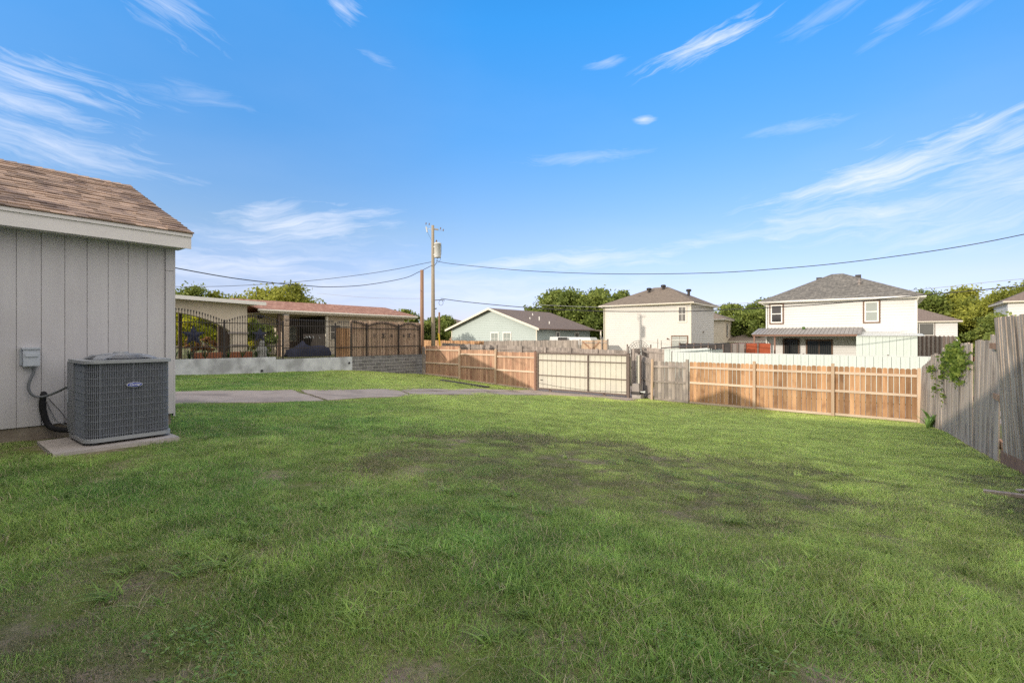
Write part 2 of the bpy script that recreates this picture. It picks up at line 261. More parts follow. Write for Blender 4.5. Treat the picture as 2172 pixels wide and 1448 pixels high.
M['grass_lush'] = grassmat('grass_lush', (.11, .23, .055), (.30, .50, .12), (.60, .51, .33), (.42, .53, .14), (.56, .67, .20))
M['grass_dry'] = grassmat('grass_dry', (.135, .17, .07), (.25, .285, .12), (.48, .40, .28), (.23, .235, .11))

# ------------------------------------------------------------------ mesh helpers
ORG = {}
class MB:
    def __init__(s): s.v = []; s.f = []; s.c = []
    def face(s, pts, c=0.):
        i = len(s.v); s.v += [tuple(p) for p in pts]; s.f.append(tuple(range(i, i + len(pts)))); s.c.append(c); return s
    def box(s, x0, x1, y0, y1, z0, z1, c=0.):
        i = len(s.v); s.v += [(x0, y0, z0), (x1, y0, z0), (x1, y1, z0), (x0, y1, z0), (x0, y0, z1), (x1, y0, z1), (x1, y1, z1), (x0, y1, z1)]
        s.f += [(i, i + 3, i + 2, i + 1), (i + 4, i + 5, i + 6, i + 7), (i, i + 1, i + 5, i + 4), (i + 1, i + 2, i + 6, i + 5), (i + 2, i + 3, i + 7, i + 6), (i + 3, i, i + 4, i + 7)]; s.c += [c] * 6; return s
    def hexa(s, p, c=0.):   # 8 points: bottom 4, top 4
        i = len(s.v); s.v += [tuple(q) for q in p]
        s.f += [(i, i + 3, i + 2, i + 1), (i + 4, i + 5, i + 6, i + 7), (i, i + 1, i + 5, i + 4), (i + 1, i + 2, i + 6, i + 5), (i + 2, i + 3, i + 7, i + 6), (i + 3, i, i + 4, i + 7)]; s.c += [c] * 6; return s
    def prism(s, poly, d, c=0.):   # poly: list of 3d points, d: offset vector
        n = len(poly); i = len(s.v); d = Vector(d); s.v += [tuple(p) for p in poly] + [tuple(Vector(p) + d) for p in poly]
        s.f += [tuple(range(i, i + n)), tuple(range(i + 2 * n - 1, i + n - 1, -1))]
        s.f += [(i + k, i + n + k, i + n + (k + 1) % n, i + (k + 1) % n) for k in range(n)]; s.c += [c] * (n + 2); return s
    def tube(s, pts, r, n=8, c=0., cap=True):
        pts = [Vector(p) for p in pts]; m = len(pts); rs = r if isinstance(r, (list, tuple)) else [r] * m
        i0 = len(s.v); up = Vector((0, 0, 1)); prev = None
        for k, p in enumerate(pts):
            t = (pts[min(k + 1, m - 1)] - pts[max(k - 1, 0)]).normalized()
            if prev is None:
                a = t.cross(up) if abs(t.z) < .95 else t.cross(Vector((1, 0, 0)))
            else: a = prev - t * prev.dot(t)
            a.normalize(); prev = a; b = t.cross(a)
            for j in range(n):
                an = 2 * math.pi * j / n; s.v.append(tuple(p + (a * math.cos(an) + b * math.sin(an)) * rs[k]))
        for k in range(m - 1):
            for j in range(n):
                s.f.append((i0 + k * n + j, i0 + k * n + (j + 1) % n, i0 + (k + 1) * n + (j + 1) % n, i0 + (k + 1) * n + j)); s.c.append(c)
        if cap:
            s.f.append(tuple(i0 + j for j in range(n - 1, -1, -1))); s.f.append(tuple(i0 + (m - 1) * n + j for j in range(n))); s.c += [c, c]
        return s
    def bar(s, p, q, w, t, c=0.):   # rectangular bar between two points, w along horizontal normal, t vertical-ish
        p = Vector(p); q = Vector(q); d = (q - p).normalized(); a = d.cross(Vector((0, 0, 1)))
        if a.length < .01: a = Vector((1, 0, 0))
        a.normalize(); b = a.cross(d); a *= w / 2; b *= t / 2
        return s.hexa([p - a - b, q - a - b, q + a - b, p + a - b, p - a + b, q - a + b, q + a + b, p + a + b], c)
    def lathe(s, prof, cx, cy, n=20, c=0.):
        i0 = len(s.v)
        for r, z in prof:
            for j in range(n): an = 2 * math.pi * j / n; s.v.append((cx + r * math.cos(an), cy + r * math.sin(an), z))
        for k in range(len(prof) - 1):
            for j in range(n): s.f.append((i0 + k * n + j, i0 + k * n + (j + 1) % n, i0 + (k + 1) * n + (j + 1) % n, i0 + (k + 1) * n + j)); s.c.append(c)
        return s
    def build(s, name, mat, parent=None, origin=None, smooth=False):
        me = bpy.data.meshes.new(name)
        if parent is not None: o_ = ORG[parent.name]
        else: o_ = Vector(origin) if origin is not None else Vector((0, 0, 0))
        me.from_pydata([(x - o_[0], y - o_[1], z - o_[2]) for x, y, z in s.v], [], s.f)
        at = me.attributes.new('v', 'FLOAT', 'FACE'); at.data.foreach_set('value', s.c)
        me.materials.append(M[mat] if isinstance(mat, str) else mat)
        if smooth: me.polygons.foreach_set('use_smooth', [True] * len(me.polygons))
        me.update()
        ob = bpy.data.objects.new(name, me); COL.objects.link(ob)
        if parent is not None: ob.parent = parent
        else: ob.location = o_
        ORG[ob.name] = Vector(o_)
        return ob
def tag(o, label=None, cat=None, group=None, kind=None):
    if label: o['label'] = label
    if cat: o['category'] = cat
    if group: o['group'] = group
    if kind: o['kind'] = kind
    return o
def thing(name, label, cat, loc, group=None):
    o = bpy.data.objects.new(name, None); COL.objects.link(o); o.location = loc; o.empty_display_size = .3
    ORG[o.name] = Vector(loc); return tag(o, label, cat, group)
def rnd(a=0., b=1.): return random.uniform(a, b)

# ------------------------------------------------------------------ terrain
CP = [(-7.2, .8, .03), (-6.5, 1.0, .03), (-6.5, 2.2, .02), (-7.9, 2.6, .02), (-7.8, .9, .04), (-7.2, 2.3, .03), (0, 0, 0), (3, 0, -.05), (-4, 0, 0), (-2, 2, -.03), (1, 3, -.12), (-8, -4, 0), (4, -4, 0), (-5, 4, -.12), (-2, 6, -.35), (-5, 8, -.45), (-1, 9, -.6), (-8, 6, -.28), (-9, 10, -.62),
      (-11.1, 3.5, -.1), (-15, 4.7, -.2), (-14.7, 8.1, -.45), (-11.4, 7, -.4), (-12.2, 10.3, -.65), (-12.7, 11.5, -.75), (-14.4, 19.3, -1.46), (-15.4, 16.3, -1.15), (-15.3, 13.9, -.95),
      (-24, 7.5, -.38), (-24, 11.8, -.5), (-24, 16.3, -.65), (-24, 21.5, -1.15), (-20.5, 21.4, -1.3), (-17.6, 21.4, -1.46), (-14.7, 21.4, -1.6), (-9.4, 21.4, -1.58), (-6.8, 21.4, -1.63), (-3, 21.4, -1.65), (1, 21.4, -1.66),
      (1.1, 18.5, -1.32), (1.2, 16.2, -1.1), (1.25, 14.2, -.96), (1.32, 12.4, -.83), (1.4, 10, -.64), (1.45, 9.1, -.55), (1.5, 6, -.3), (-6, 15, -1.15), (-2, 15, -1.15), (-5, 19, -1.5), (-20, 10, -.5), (-20, 16, -.85),
      (-8, 27, -1.6), (2, 27, -1.6), (-24, 28, -1.2), (-20, 0, 0), (-20, -20, 0), (8, -20, 0), (12, 10, -.7), (12, 26, -1.6), (-12, 40, -1.1), (5, 44, -1.2), (-35, 40, -.6), (-20, 60, -.9), (-60, 30, -.3), (-60, 0, .2), (40, 40, -1.3), (40, 0, -.6), (0, 90, -.9), (-90, 90, -.6), (90, 90, -1)]
_P = np.array(CP, float)
def _U(r2): return np.where(r2 > 1e-9, r2 * np.log(np.maximum(r2, 1e-9)) * .5, 0)
_n = len(_P); _K = _U(((_P[:, None, :2] - _P[None, :, :2]) ** 2).sum(-1)) + np.eye(_n) * .4
_A = np.zeros((_n + 3, _n + 3)); _A[:_n, :_n] = _K; _A[:_n, _n] = 1; _A[:_n, _n + 1:] = _P[:, :2]; _A[_n, :_n] = 1; _A[_n + 1:, :_n] = _P[:, :2].T
_W = np.linalg.solve(_A, np.concatenate([_P[:, 2], [0, 0, 0]]))
def lawn_h(x, y):
    x = np.atleast_1d(np.asarray(x, float)); y = np.atleast_1d(np.asarray(y, float))
    cx = np.clip(x, -60, 40); cy = np.clip(y, -20, 90)
    r2 = (cx[:, None] - _P[None, :, 0]) ** 2 + (cy[:, None] - _P[None, :, 1]) ** 2
    z = _U(r2) @ _W[:_n] + _W[_n] + _W[_n + 1] * cx + _W[_n + 2] * cy
    z += .012 * np.sin(x * 1.7 + np.sin(y * 1.1)) * np.sin(y * 1.3 + 1) + .008 * np.sin(x * 4.1 + y * 2.3)
    return z
def ground_h(x, y):
    z = lawn_h(x, y); x = np.atleast_1d(np.asarray(x, float)); y = np.atleast_1d(np.asarray(y, float))
    nb = np.where(y < 21.5, .16, .16 - np.clip((y - 21.5) / 6, 0, 1) * 1.0)
    return np.where((x < -24.1) & (y < 40), np.where(y > 5.5, nb, z), z)
def gh(x, y): return float(ground_h(x, y)[0])
def axis(lo, hi, c0, c1, fine, mids=()):
    xs = list(np.arange(c0, c1 + 1e-6, fine)); st = fine
    x = c1
    while x < hi: st *= 1.25; x += st; xs.append(min(x, hi))
    x = c0; st = fine
    while x > lo: st *= 1.25; x -= st; xs.append(max(x, lo))
    return np.array(sorted(set([round(v, 4) for v in xs] + list(mids))))
gx = axis(-900, 900, -26, 2.5, .3, (-24.14, -24.06)); gy = axis(-300, 1200, -2, 24, .3, (21.44,))
GX, GY = np.meshgrid(gx, gy); GZ = ground_h(GX.ravel(), GY.ravel())
nx, ny = len(gx), len(gy)
gv = np.stack([GX.ravel(), GY.ravel(), GZ], 1)
fi = [(j * nx + i, j * nx + i + 1, (j + 1) * nx + i + 1, (j + 1) * nx + i) for j in range(ny - 1) for i in range(nx - 1)]
def ground_material():
    m = bpy.data.materials.new('lawn_soil'); m.use_nodes = True; N = m.node_tree.nodes; K = m.node_tree.links; bs = N['Principled BSDF']; bs.inputs['Roughness'].default_value = .95; bs.inputs['Specular IOR Level'].default_value = .1
    g = N.new('ShaderNodeNewGeometry')
    def nz(s, d=6):
        n = N.new('ShaderNodeTexNoise'); n.inputs['Scale'].default_value = s; n.inputs['Detail'].default_value = d; n.inputs['Roughness'].default_value = .7; K.new(g.outputs['Position'], n.inputs[0]); return n.outputs[0]
    def mix(f, a, b):
        x = N.new('ShaderNodeMix'); x.data_type = 'RGBA'; K.new(f, x.inputs[0])
        for i, q in ((6, a), (7, b)):
            if isinstance(q, tuple): x.inputs[i].default_value = (*q, 1)
            else: K.new(q, x.inputs[i])
        return x.outputs[2]
    def mr(f, a, b):
        x = N.new('ShaderNodeMapRange'); x.inputs[1].default_value = a; x.inputs[2].default_value = b; K.new(f, x.inputs[0]); return x.outputs[0]
    green = mix(mr(nz(.6), .35, .65), (.09, .12, .035), (.16, .18, .055))
    soil = mix(mr(nz(14), .3, .7), (.15, .115, .085), (.30, .24, .185))
    c = mix(mr(nz(3.0), .45, .62), green, soil)
    K.new(c, bs.inputs['Base Color'])
    bn = N.new('ShaderNodeBump'); bn.inputs['Strength'].default_value = .7; bn.inputs['Distance'].default_value = .03; K.new(nz(22), bn.inputs['Height']); K.new(bn.outputs[0], bs.inputs['Normal'])
    return m
me = bpy.data.meshes.new('ground'); me.from_pydata(gv.tolist(), [], fi); me.materials.append(ground_material()); me.polygons.foreach_set('use_smooth', [True] * len(fi))
go = bpy.data.objects.new('ground', me); COL.objects.link(go); tag(go, kind='structure')

# driveway: old concrete slabs draped on the slope
def slab(mb, poly, th=.03, n=10):
    """poly = quad (4 corners), gridded and draped"""
    P = [Vector((*p, 0)) for p in poly]
    idx = len(mb.v); nu = n; nv = max(2, int((P[3] - P[0]).length / .5))
    for j in range(nv + 1):
        for i in range(nu + 1):
            u = i / nu; v = j / nv
            q = (P[0] * (1 - u) + P[1] * u) * (1 - v) + (P[3] * (1 - u) + P[2] * u) * v
            edge = i in (0, nu) or j in (0, nv)
            if edge: q = q + Vector((rnd(-.05, .05), rnd(-.05, .05), 0))
            z = float(lawn_h(q.x, q.y)[0]) + th
            mb.v.append((q.x, q.y, z))
    for j in range(nv):
        for i in range(nu):
            a = idx + j * (nu + 1) + i; mb.f.append((a, a + 1, a + nu + 2, a + nu + 1)); mb.c.append(0.)
    ring = [idx + i for i in range(nu + 1)] + [idx + j * (nu + 1) + nu for j in range(1, nv + 1)] + [idx + nv * (nu + 1) + i for i in range(nu - 1, -1, -1)] + [idx + j * (nu + 1) for j in range(nv - 1, 0, -1)]
    b0 = len(mb.v)
    for r_ in ring: x, y, z = mb.v[r_]; mb.v.append((x, y, z - .12))
    m_ = len(ring)
    for k in range(m_): mb.f.append((ring[k], b0 + k, b0 + (k + 1) % m_, ring[(k + 1) % m_])); mb.c.append(0.)
mb = MB()
slab(mb, [(-15.0, -2.0), (-11.1, -2.0), (-11.35, 6.9), (-14.9, 7.9)])
slab(mb, [(-14.85, 8.12), (-11.5, 7.08), (-12.3, 10.6), (-15.2, 12.2)])
slab(mb, [(-14.35, 11.85), (-12.35, 10.75), (-12.9, 15.7), (-14.4, 16.7)])
slab(mb, [(-15.6, 12.7), (-14.5, 12.0), (-14.6, 19.5), (-15.5, 19.2)])
slab(mb, [(-14.4, 16.9), (-12.9, 15.9), (-12.4, 19.3), (-14.4, 19.6)])
tag(mb.build('driveway', 'driveway'), kind='structure')
mb = MB(); slab(mb, [(-15.2, 19.7), (-8.9, 19.9), (-8.9, 26.6), (-15.2, 26.6)], .035)
tag(mb.build('driveway', 'driveway'), kind='structure')
mb = MB(); slab(mb, [(-60, 22.6), (-15.25, 22.6), (-15.25, 26.4), (-60, 26.4)], .02); slab(mb, [(-8.85, 22.6), (30, 22.6), (30, 26.4), (-8.85, 26.4)], .02)
tag(mb.build('alley', 'driveway'), kind='structure')

# ------------------------------------------------------------------ building helpers
def fb(mb, face, pos, u0, u1, z0, z1, o0, o1, c=0.):
    """box on a facade: face 'y-' (front, outward -Y) or 'x+' (side, outward +X)"""
    if face == 'y-': mb.box(u0, u1, pos - o1, pos - o0, z0, z1, c)
    else: mb.box(pos + o0, pos + o1, u0, u1, z0, z1, c)
def lap_wall(mb, face, pos, u0, u1, z0, z1, top=None, step=.20, lip=.032):
    """horizontal lap siding; top(u)-> roof height for gables"""
    z = z0
    while z < z1 - 1e-3:
        zt = min(z + step, z1); a, b = u0, u1
        if top:
            us = [u0 + (u1 - u0) * k / 200 for k in range(201)]; ok = [u for u in us if top(u) >= zt]
            if not ok: break
            a, b = min(ok), max(ok)
        def P(u, zz, o): return (u, pos - o, zz) if face == 'y-' else (pos + o, u, zz)
        if face == 'y-': q = [P(a, z, lip), P(b, z, lip), P(b, zt, .003), P(a, zt, .003)]; q2 = [P(a, z, 0), P(b, z, 0), P(b, z, lip), P(a, z, lip)]
        else: q = [P(a, z, lip), P(b, z, lip), P(b, zt, .003), P(a, zt, .003)]; q2 = [P(a, z, 0), P(b, z, 0), P(b, z, lip), P(a, z, lip)]
        mb.face(q); mb.face(q2); z = zt
def window(parent, face, pos, u0, u1, z0, z1, glass='glass_grey', frame='white_trim', trim=None, cols=1, rows=2, tw=.09, name='window', mw=.04, fwid=.05):
    g = MB(); fb(g, face, pos, u0, u1, z0, z1, .0, .03); w = g.build(name, glass, parent)
    f = MB(); fw = fwid
    fb(f, face, pos, u0, u0 + fw, z0, z1, .0, .055); fb(f, face, pos, u1 - fw, u1, z0, z1, .0, .055)
    fb(f, face, pos, u0 + fw, u1 - fw, z0, z0 + fw, .0, .053); fb(f, face, pos, u0 + fw, u1 - fw, z1 - fw, z1, .0, .053)
    for k in range(1, rows):
        zz = z0 + (z1 - z0) * k / rows; fb(f, face, pos, u0 + fw, u1 - fw, zz - mw / 2, zz + mw / 2, .0, .05)
    for k in range(1, cols):
        uu = u0 + (u1 - u0) * k / cols; fb(f, face, pos, uu - mw / 2, uu + mw / 2, z0 + fw, z1 - fw, .0, .047)
    f.build('window_frame', frame, w)
    if trim:
        t = MB(); fb(t, face, pos, u0 - tw, u0, z0 - tw, z1 + tw, .0, .045); fb(t, face, pos, u1, u1 + tw, z0 - tw, z1 + tw, .0, .045)
        fb(t, face, pos, u0, u1, z1, z1 + tw, .0, .043); fb(t, face, pos, u0, u1, z0 - tw, z0, .0, .043); t.build('window_trim', trim, w)
    return w
def hip_roof(parent, x0, x1, y0, y1, ze, zr, mat, oh=.45, ridge=None, fascia='white_trim', fh=.17):
    """hip roof over the rectangle; ridge = (xa, xb, y) or None for a centred one"""
    X0, X1, Y0, Y1 = x0 - oh, x1 + oh, y0 - oh, y1 + oh
    if ridge is None:
        w = X1 - X0; d = Y1 - Y0
        if w >= d: r = [(X0 + d / 2, (Y0 + Y1) / 2), (X1 - d / 2, (Y0 + Y1) / 2)]
        else: r = [((X0 + X1) / 2, Y0 + w / 2), ((X0 + X1) / 2, Y1 - w / 2)]
    else: r = ridge
    A = (*r[0], zr); B = (*r[1], zr); m = MB()
    c = [(X0, Y0, ze), (X1, Y0, ze), (X1, Y1, ze), (X0, Y1, ze)]
    alongx = abs(r[0][0] - r[1][0]) >= abs(r[0][1] - r[1][1])
    if alongx: m.face([c[0], c[1], B, A]).face([c[1], c[2], B]).face([c[2], c[3], A, B]).face([c[3], c[0], A])
    else: m.face([c[0], c[1], A]).face([c[1], c[2], B, A]).face([c[2], c[3], B]).face([c[3], c[0], A, B])
    m.face([(p[0], p[1], ze - .02) for p in c][::-1])
    for k in range(4): p, q = c[k], c[(k + 1) % 4]; m.face([(p[0], p[1], ze - .02), (q[0], q[1], ze - .02), q, p])
    rf = m.build('roof', mat, parent)
    f = MB(); f.box(X0 + .03, X1 - .03, Y0 + .03, Y1 - .03, ze - fh, ze - .024)
    f.build('fascia', fascia, parent)
    g = MB(); g.tube([(X0 + .02, Y0 - .03, ze - .08), (X1 - .02, Y0 - .03, ze - .08)], .06, 8); g.build('gutter', fascia, parent)
    return rf
def gable_solid(mb, axis_, lo, hi, c0, c1, ze, zr, mid, th=.1):
    """two roof slabs, ridge along axis_"""
    for side in (c0, c1):
        if axis_ == 'y': p = [(side, lo, ze), (mid, lo, zr), (mid, hi, zr), (side, hi, ze)]
        else: p = [(lo, side, ze), (lo, mid, zr), (hi, mid, zr), (hi, side, ze)]
        mb.hexa([(q[0], q[1], q[2] - th) for q in p] + p)

# ------------------------------------------------------------------ the house this yard belongs to
XW, YE = -7.94, 2.48                     # side wall of the wing, and its end
hs = thing('house', 'grey painted wood house wing with brown shingle roof beside the air conditioner', 'house', (XW, YE, 0))
sd = MB()
grooves = [YE - .30 - .2085 * k for k in range(0, 19)]      # vertical grooves every eight inches
ys = sorted([-1.2] + [g for g in grooves if g > -1.15] + [YE - .095])
zb, zt = .21, 2.56
for k in range(len(ys) - 1):
    a, b = ys[k] + (.0035 if k else 0), ys[k + 1] - .0035
    sd.box(XW - .012, XW, a, b, zb, zt)
sd.box(XW - .10, XW - .0125, -1.2, .98 + .14, zb + .001, zt)
sd.box(XW - .10, XW - .0125, 1.215, YE - .003, zb + .001, zt)
sd.box(XW - .10, XW - .0125, 1.12, 1.215, .61, zt)
sd.box(-12.99, XW - .11, YE - .10, YE, zb, zt + 0.02)
sd.box(-13.0, -12.9, -1.2, YE - .11, zb, zt)
gpoly = [(XW - .01, YE - .06, zt + .021), (-10.47, YE - .06, 3.78), (-12.98, YE - .06, zt + .021)]
sd.prism(gpoly, (0, .05, 0))
sd.box(-20, -13.05, -1.3, -1.2, .21, 2.6); sd.box(XW + .002, 6, -1.3, -1.2, .21, 2.6); sd.box(5.9, 6, -8.9, -1.31, .21, 2.6); sd.box(-20, -19.9, -8.9, -1.31, .21, 2.6)
sd.prism([(5.88, -1.4, 2.62), (5.88, -5.2, 4.45), (5.88, -8.8, 2.62)], (.05, 0, 0)); sd.prism([(-19.9, -1.4, 2.62), (-19.9, -5.2, 4.45), (-19.9, -8.8, 2.62)], (.05, 0, 0))
sd.box(-20, 6, -9, -8.91, .21, 2.6)
sd.build('siding', 'siding_paint', hs)
fo = MB(); fo.box(-12.9, XW - .025, -1.2, YE - .02, -.25, .2); fo.box(-19.9, 5.9, -8.9, -1.21, -.25, .2); fo.build('foundation', 'foundation', hs)
tr = MB(); tr.box(XW, XW + .022, YE - .092, YE, zb - .02, 2.18); tr.box(XW, XW + .022, YE - .092, YE, 2.186, 2.50); tr.box(XW - .05, XW + .022, YE + .001, YE + .022, zb - .06, 2.5); tr.box(XW, XW + .02, -1.1, YE - .096, 2.505, 2.56)
tr.build('corner_board', 'siding_paint', hs)
bk = MB(); bk.box(XW - .3, XW - .12, .9, 1.4, .3, .9); bk.build('wall_cavity', 'dark_inside', hs)
# eave: fascia, soffit
EX, RY, RX, RZ = -7.64, 2.63, -10.47, 3.90
EZ = 2.70; sl = (RZ - EZ) / (EX - RX)
fa = MB(); fa.box(EX - .035, EX - .013, -.7, RY - .02, EZ - .215, EZ - .012)
fa.box(EX - .012, EX + .004, -.7, RY - .012, EZ - .055, EZ - .013)
fa.build('fascia', 'trim_paint', hs)
rk = MB()
for sgn, ex in ((1, EX - .04), (-1, 2 * RX - EX + .04)):
    rk.hexa([(ex, RY - .045, EZ - .21), (ex, RY - .02, EZ - .21), (RX, RY - .02, RZ - .215), (RX, RY - .045, RZ - .215), (ex, RY - .045, EZ - .03), (ex, RY - .02, EZ - .03), (RX, RY - .02, RZ - .035), (RX, RY - .045, RZ - .035)])
rk.build('rake_board', 'trim_paint', hs)
so = MB(); so.box(XW - .12, EX - .036, -.7, RY - .05, EZ - .20, EZ - .185); so.build('soffit', 'trim_paint', hs); so = MB(); so.box(2 * RX - EX + .02, -12.9, -.7, RY - .05, EZ - .20, EZ - .185); so.build('soffit', 'trim_paint', hs)
ro = MB()
def roof_base(ex, rx, ez, rz, y0, y1, th=.03, ridge_x=False):
    ro.hexa([(ex, y0, ez - th), (rx, y0, rz - th), (rx, y1, rz - th), (ex, y1, ez - th), (ex, y0, ez), (rx, y0, rz), (rx, y1, rz), (ex, y1, ez)])
roof_base(EX, RX, EZ - .004, RZ - .004, -5.2, RY - .005); roof_base(2 * RX - EX, RX, EZ - .004, RZ - .004, -5.2, RY - .005)
# main block roof, ridge parallel to the back fence
MR = 4.52; MY = -5.1
for ye in (-.65, -9.55): ro.hexa([(-20.4, ye, EZ - .03), (6.4, ye, EZ - .03), (6.4, MY, MR - .03), (-20.4, MY, MR - .03), (-20.4, ye, EZ), (6.4, ye, EZ), (6.4, MY, MR), (-20.4, MY, MR)])
rf = ro.build('roof', 'shingle_tan', hs)
sh = MB(); slen = math.hypot(EX - RX, RZ - EZ); ncourse = 22; ex_ = slen / ncourse
ux, uz = (RX - EX) / slen, (RZ - EZ) / slen          # up the slope
nxv, nzv = -uz, ux                                   # normal of the slope, pointing up
if nzv < 0: nxv, nzv = -nxv, -nzv
for k in range(ncourse):
    y = RY + .018 - rnd(0, .02); s0 = k * ex_ - .02; s1 = s0 + ex_ + .02
    while y > -.6:
        w = rnd(.10, .32); th = random.choice((.009, .018)) + rnd(0, .003); y2 = max(y - w, -.6)
        def q(s, yy, h): return (EX + ux * s + nxv * h, yy, EZ + uz * s + nzv * h)
        dv = rnd()
        if y > RY - .05: dv *= .5
        sh.hexa([q(s0, y2 + .002, 0), q(s0, y - .002, 0), q(s1, y - .002, 0), q(s1, y2 + .002, 0), q(s0, y2 + .002, th), q(s0, y - .002, th), q(s1, y - .002, .004), q(s1, y2 + .002, .004)], dv)
        y = y2
for k in range(24):                                  # ridge caps
    y = RY - k * .14
    for s_ in (1, -1): sh.hexa([(RX, y - .15, RZ + .006), (RX, y, RZ + .016), (RX + s_ * .13, y, RZ + .016 - .13 * sl), (RX + s_ * .13, y - .15, RZ + .006 - .13 * sl), (RX, y - .15, RZ + .012), (RX, y, RZ + .026), (RX + s_ * .13, y, RZ + .024 - .13 * sl), (RX + s_ * .13, y - .15, RZ + .01 - .13 * sl)], rnd(.2, .9))
sh.build('shingles', 'shingle_tan', rf)

# ------------------------------------------------------------------ air conditioner on its pad
AX0, AX1, AY0, AY1, AZ0, AZ1 = -7.60, -6.80, 1.32, 2.11, .125, 1.0
pad = MB(); pad.hexa([(-7.64, 1.04, -.06), (-6.63, 1.02, -.06), (-6.62, 2.16, -.06), (-7.64, 2.18, -.06), (-7.62, 1.055, .075), (-6.65, 1.04, .075), (-6.645, 2.14, .075), (-7.62, 2.16, .075)])
tag(pad.build('concrete_pad', 'concrete', origin=(-7.25, 1.58, 0)), 'weathered concrete pad set in the grass under the air conditioner', 'concrete pad')
ac = thing('air_conditioner', 'grey outdoor air conditioning condenser with louvred coil guard and blue oval badge', 'air conditioner', (-7.2, 1.715, .075))
def rrect(x0, x1, y0, y1, r, n=6, cut=None):
    pts = []
    for cx, cy, a0 in ((x1 - r, y1 - r, 0), (x0 + r, y1 - r, 90), (x0 + r, y0 + r, 180), (x1 - r, y0 + r, 270)):
        for k in range(n + 1): a = R(a0 + 90 * k / n); pts.append((cx + r * math.cos(a), cy + r * math.sin(a)))
    return pts
def rprism(mb, pts, z0, z1, c=0.): mb.prism([(x, y, z0) for x, y in pts], (0, 0, z1 - z0), c)
core = MB(); rprism(core, rrect(AX0 + .02, AX1 - .02, AY0 + .02, AY1 - .02, .10), AZ0 + .03, AZ1 - .04); core.build('coil', 'coil_dark', ac)
g = MB(); ring = rrect(AX0 + .006, AX1 - .006, AY0 + .006, AY1 - .006, .11, 10)
peri = []; tl = 0
for k in range(len(ring)):
    p, q = Vector(ring[k]), Vector(ring[(k + 1) % len(ring)]); l = (q - p).length; n_ = max(1, round(l / .0155))
    for j in range(n_): peri.append(p.lerp(q, j / n_))
for p in peri: g.tube([(p.x, p.y, AZ0 + .02), (p.x, p.y, AZ1 - .03)], .0032, 4, cap=False)
g.build('coil_guard', 'ac_wire', ac)
h = MB()
for k in range(11):
    z = AZ0 + .05 + k * .078; h.tube([(p[0], p[1], z) for p in rrect(AX0 + .001, AX1 - .001, AY0 + .001, AY1 - .001, .112, 6)] + [(AX1 - .001, AY1 - .112, z)], .0017, 4, cap=False)
for x, y in ((AX1 + .001, AY0 + .12), (AX1 + .001, (AY0 + AY1) / 2 + .02), (AX0 + .15, AY0 - .001)): h.box(x - .0022, x + .0022, y - .0022, y + .0022, AZ0 + .02, AZ1 - .02)
h.build('guard_wire', 'ac_wire', ac)
sc_ = MB(); sc_.box(AX0 - .012, AX0 + .30, AY0 - .010, AY0 + .004, AZ0 + .03, AZ1 - .03); sc_.box(AX0 - .014, AX0 + .0, AY0 - .008, AY0 + .25, AZ0 + .03, AZ1 - .03); sc_.build('service_panel', 'ac_paint', ac)
nt_ = MB(); nt_.box(AX0 - .008 + .02, AX0 + .05, AY0 - .013, AY0 - .0105, .5, .64); nt_.build('rating_plate', 'box_metal', ac)
bp = MB(); rprism(bp, rrect(AX0 - .012, AX1 + .014, AY0 - .012, AY1 + .014, .12), AZ0 - .02, AZ0 + .02); bp.build('base_pan', 'ac_light', ac)
for x in (AX0 + .08, AX1 - .08):
    for y in (AY0 + .08, AY1 - .08): ft = MB(); ft.tube([(x, y, .075), (x, y, AZ0 - .018)], .035, 12); ft.build('foot', 'coil_dark', ac)
tp = MB(); rprism(tp, rrect(AX0 - .02, AX1 + .02, AY0 - .02, AY1 + .02, .12), AZ1 - .035, AZ1 + .0)
tp.build('top_cover', 'ac_light', ac)
fg = MB(); cx, cy = (AX0 + AX1) / 2, (AY0 + AY1) / 2
fg.prism([(cx + .30 * math.cos(R(a)), cy + .30 * math.sin(R(a)), AZ1 + .001) for a in range(0, 360, 15)], (0, 0, .012))
fg.build('fan_opening', 'coil_dark', ac)
fg = MB()
for k in range(13): rr = .03 + k * .0245; fg.tube([(cx + rr * math.cos(R(a)), cy + rr * math.sin(R(a)), AZ1 + .062 - .045 * (rr / .33) ** 3) for a in range(0, 361, 12)], .0035, 4, cap=False)
for a in range(0, 360, 30): fg.tube([(cx + rr * math.cos(R(a)), cy + rr * math.sin(R(a)), AZ1 + .066 - .05 * (rr / .33) ** 3) for rr in (.02, .1, .2, .27, .335)], .005, 4)
for a in (45, 135, 225, 315):
    ca, sa = math.cos(R(a)), math.sin(R(a)); fg.hexa([(cx + .25 * ca - .09 * sa, cy + .25 * sa + .09 * ca, AZ1 + .03), (cx + .25 * ca + .09 * sa, cy + .25 * sa - .09 * ca, AZ1 + .03), (cx + .37 * ca + .05 * sa, cy + .37 * sa - .05 * ca, AZ1 + .002), (cx + .37 * ca - .05 * sa, cy + .37 * sa + .05 * ca, AZ1 + .002),
             (cx + .25 * ca - .09 * sa, cy + .25 * sa + .09 * ca, AZ1 + .05), (cx + .25 * ca + .09 * sa, cy + .25 * sa - .09 * ca, AZ1 + .05), (cx + .37 * ca + .05 * sa, cy + .37 * sa - .05 * ca, AZ1 + .012), (cx + .37 * ca - .05 * sa, cy + .37 * sa + .05 * ca, AZ1 + .012)])
fg.build('fan_grille', 'ac_paint', ac)
hb = MB(); hb.lathe([(.0, AZ1 + .085), (.07, AZ1 + .083), (.075, AZ1 + .06), (.07, AZ1 + .04)], cx, cy, 20); hb.build('motor_cap', 'ac_light', ac)
bd = MB(); by, bz = 1.745, .715
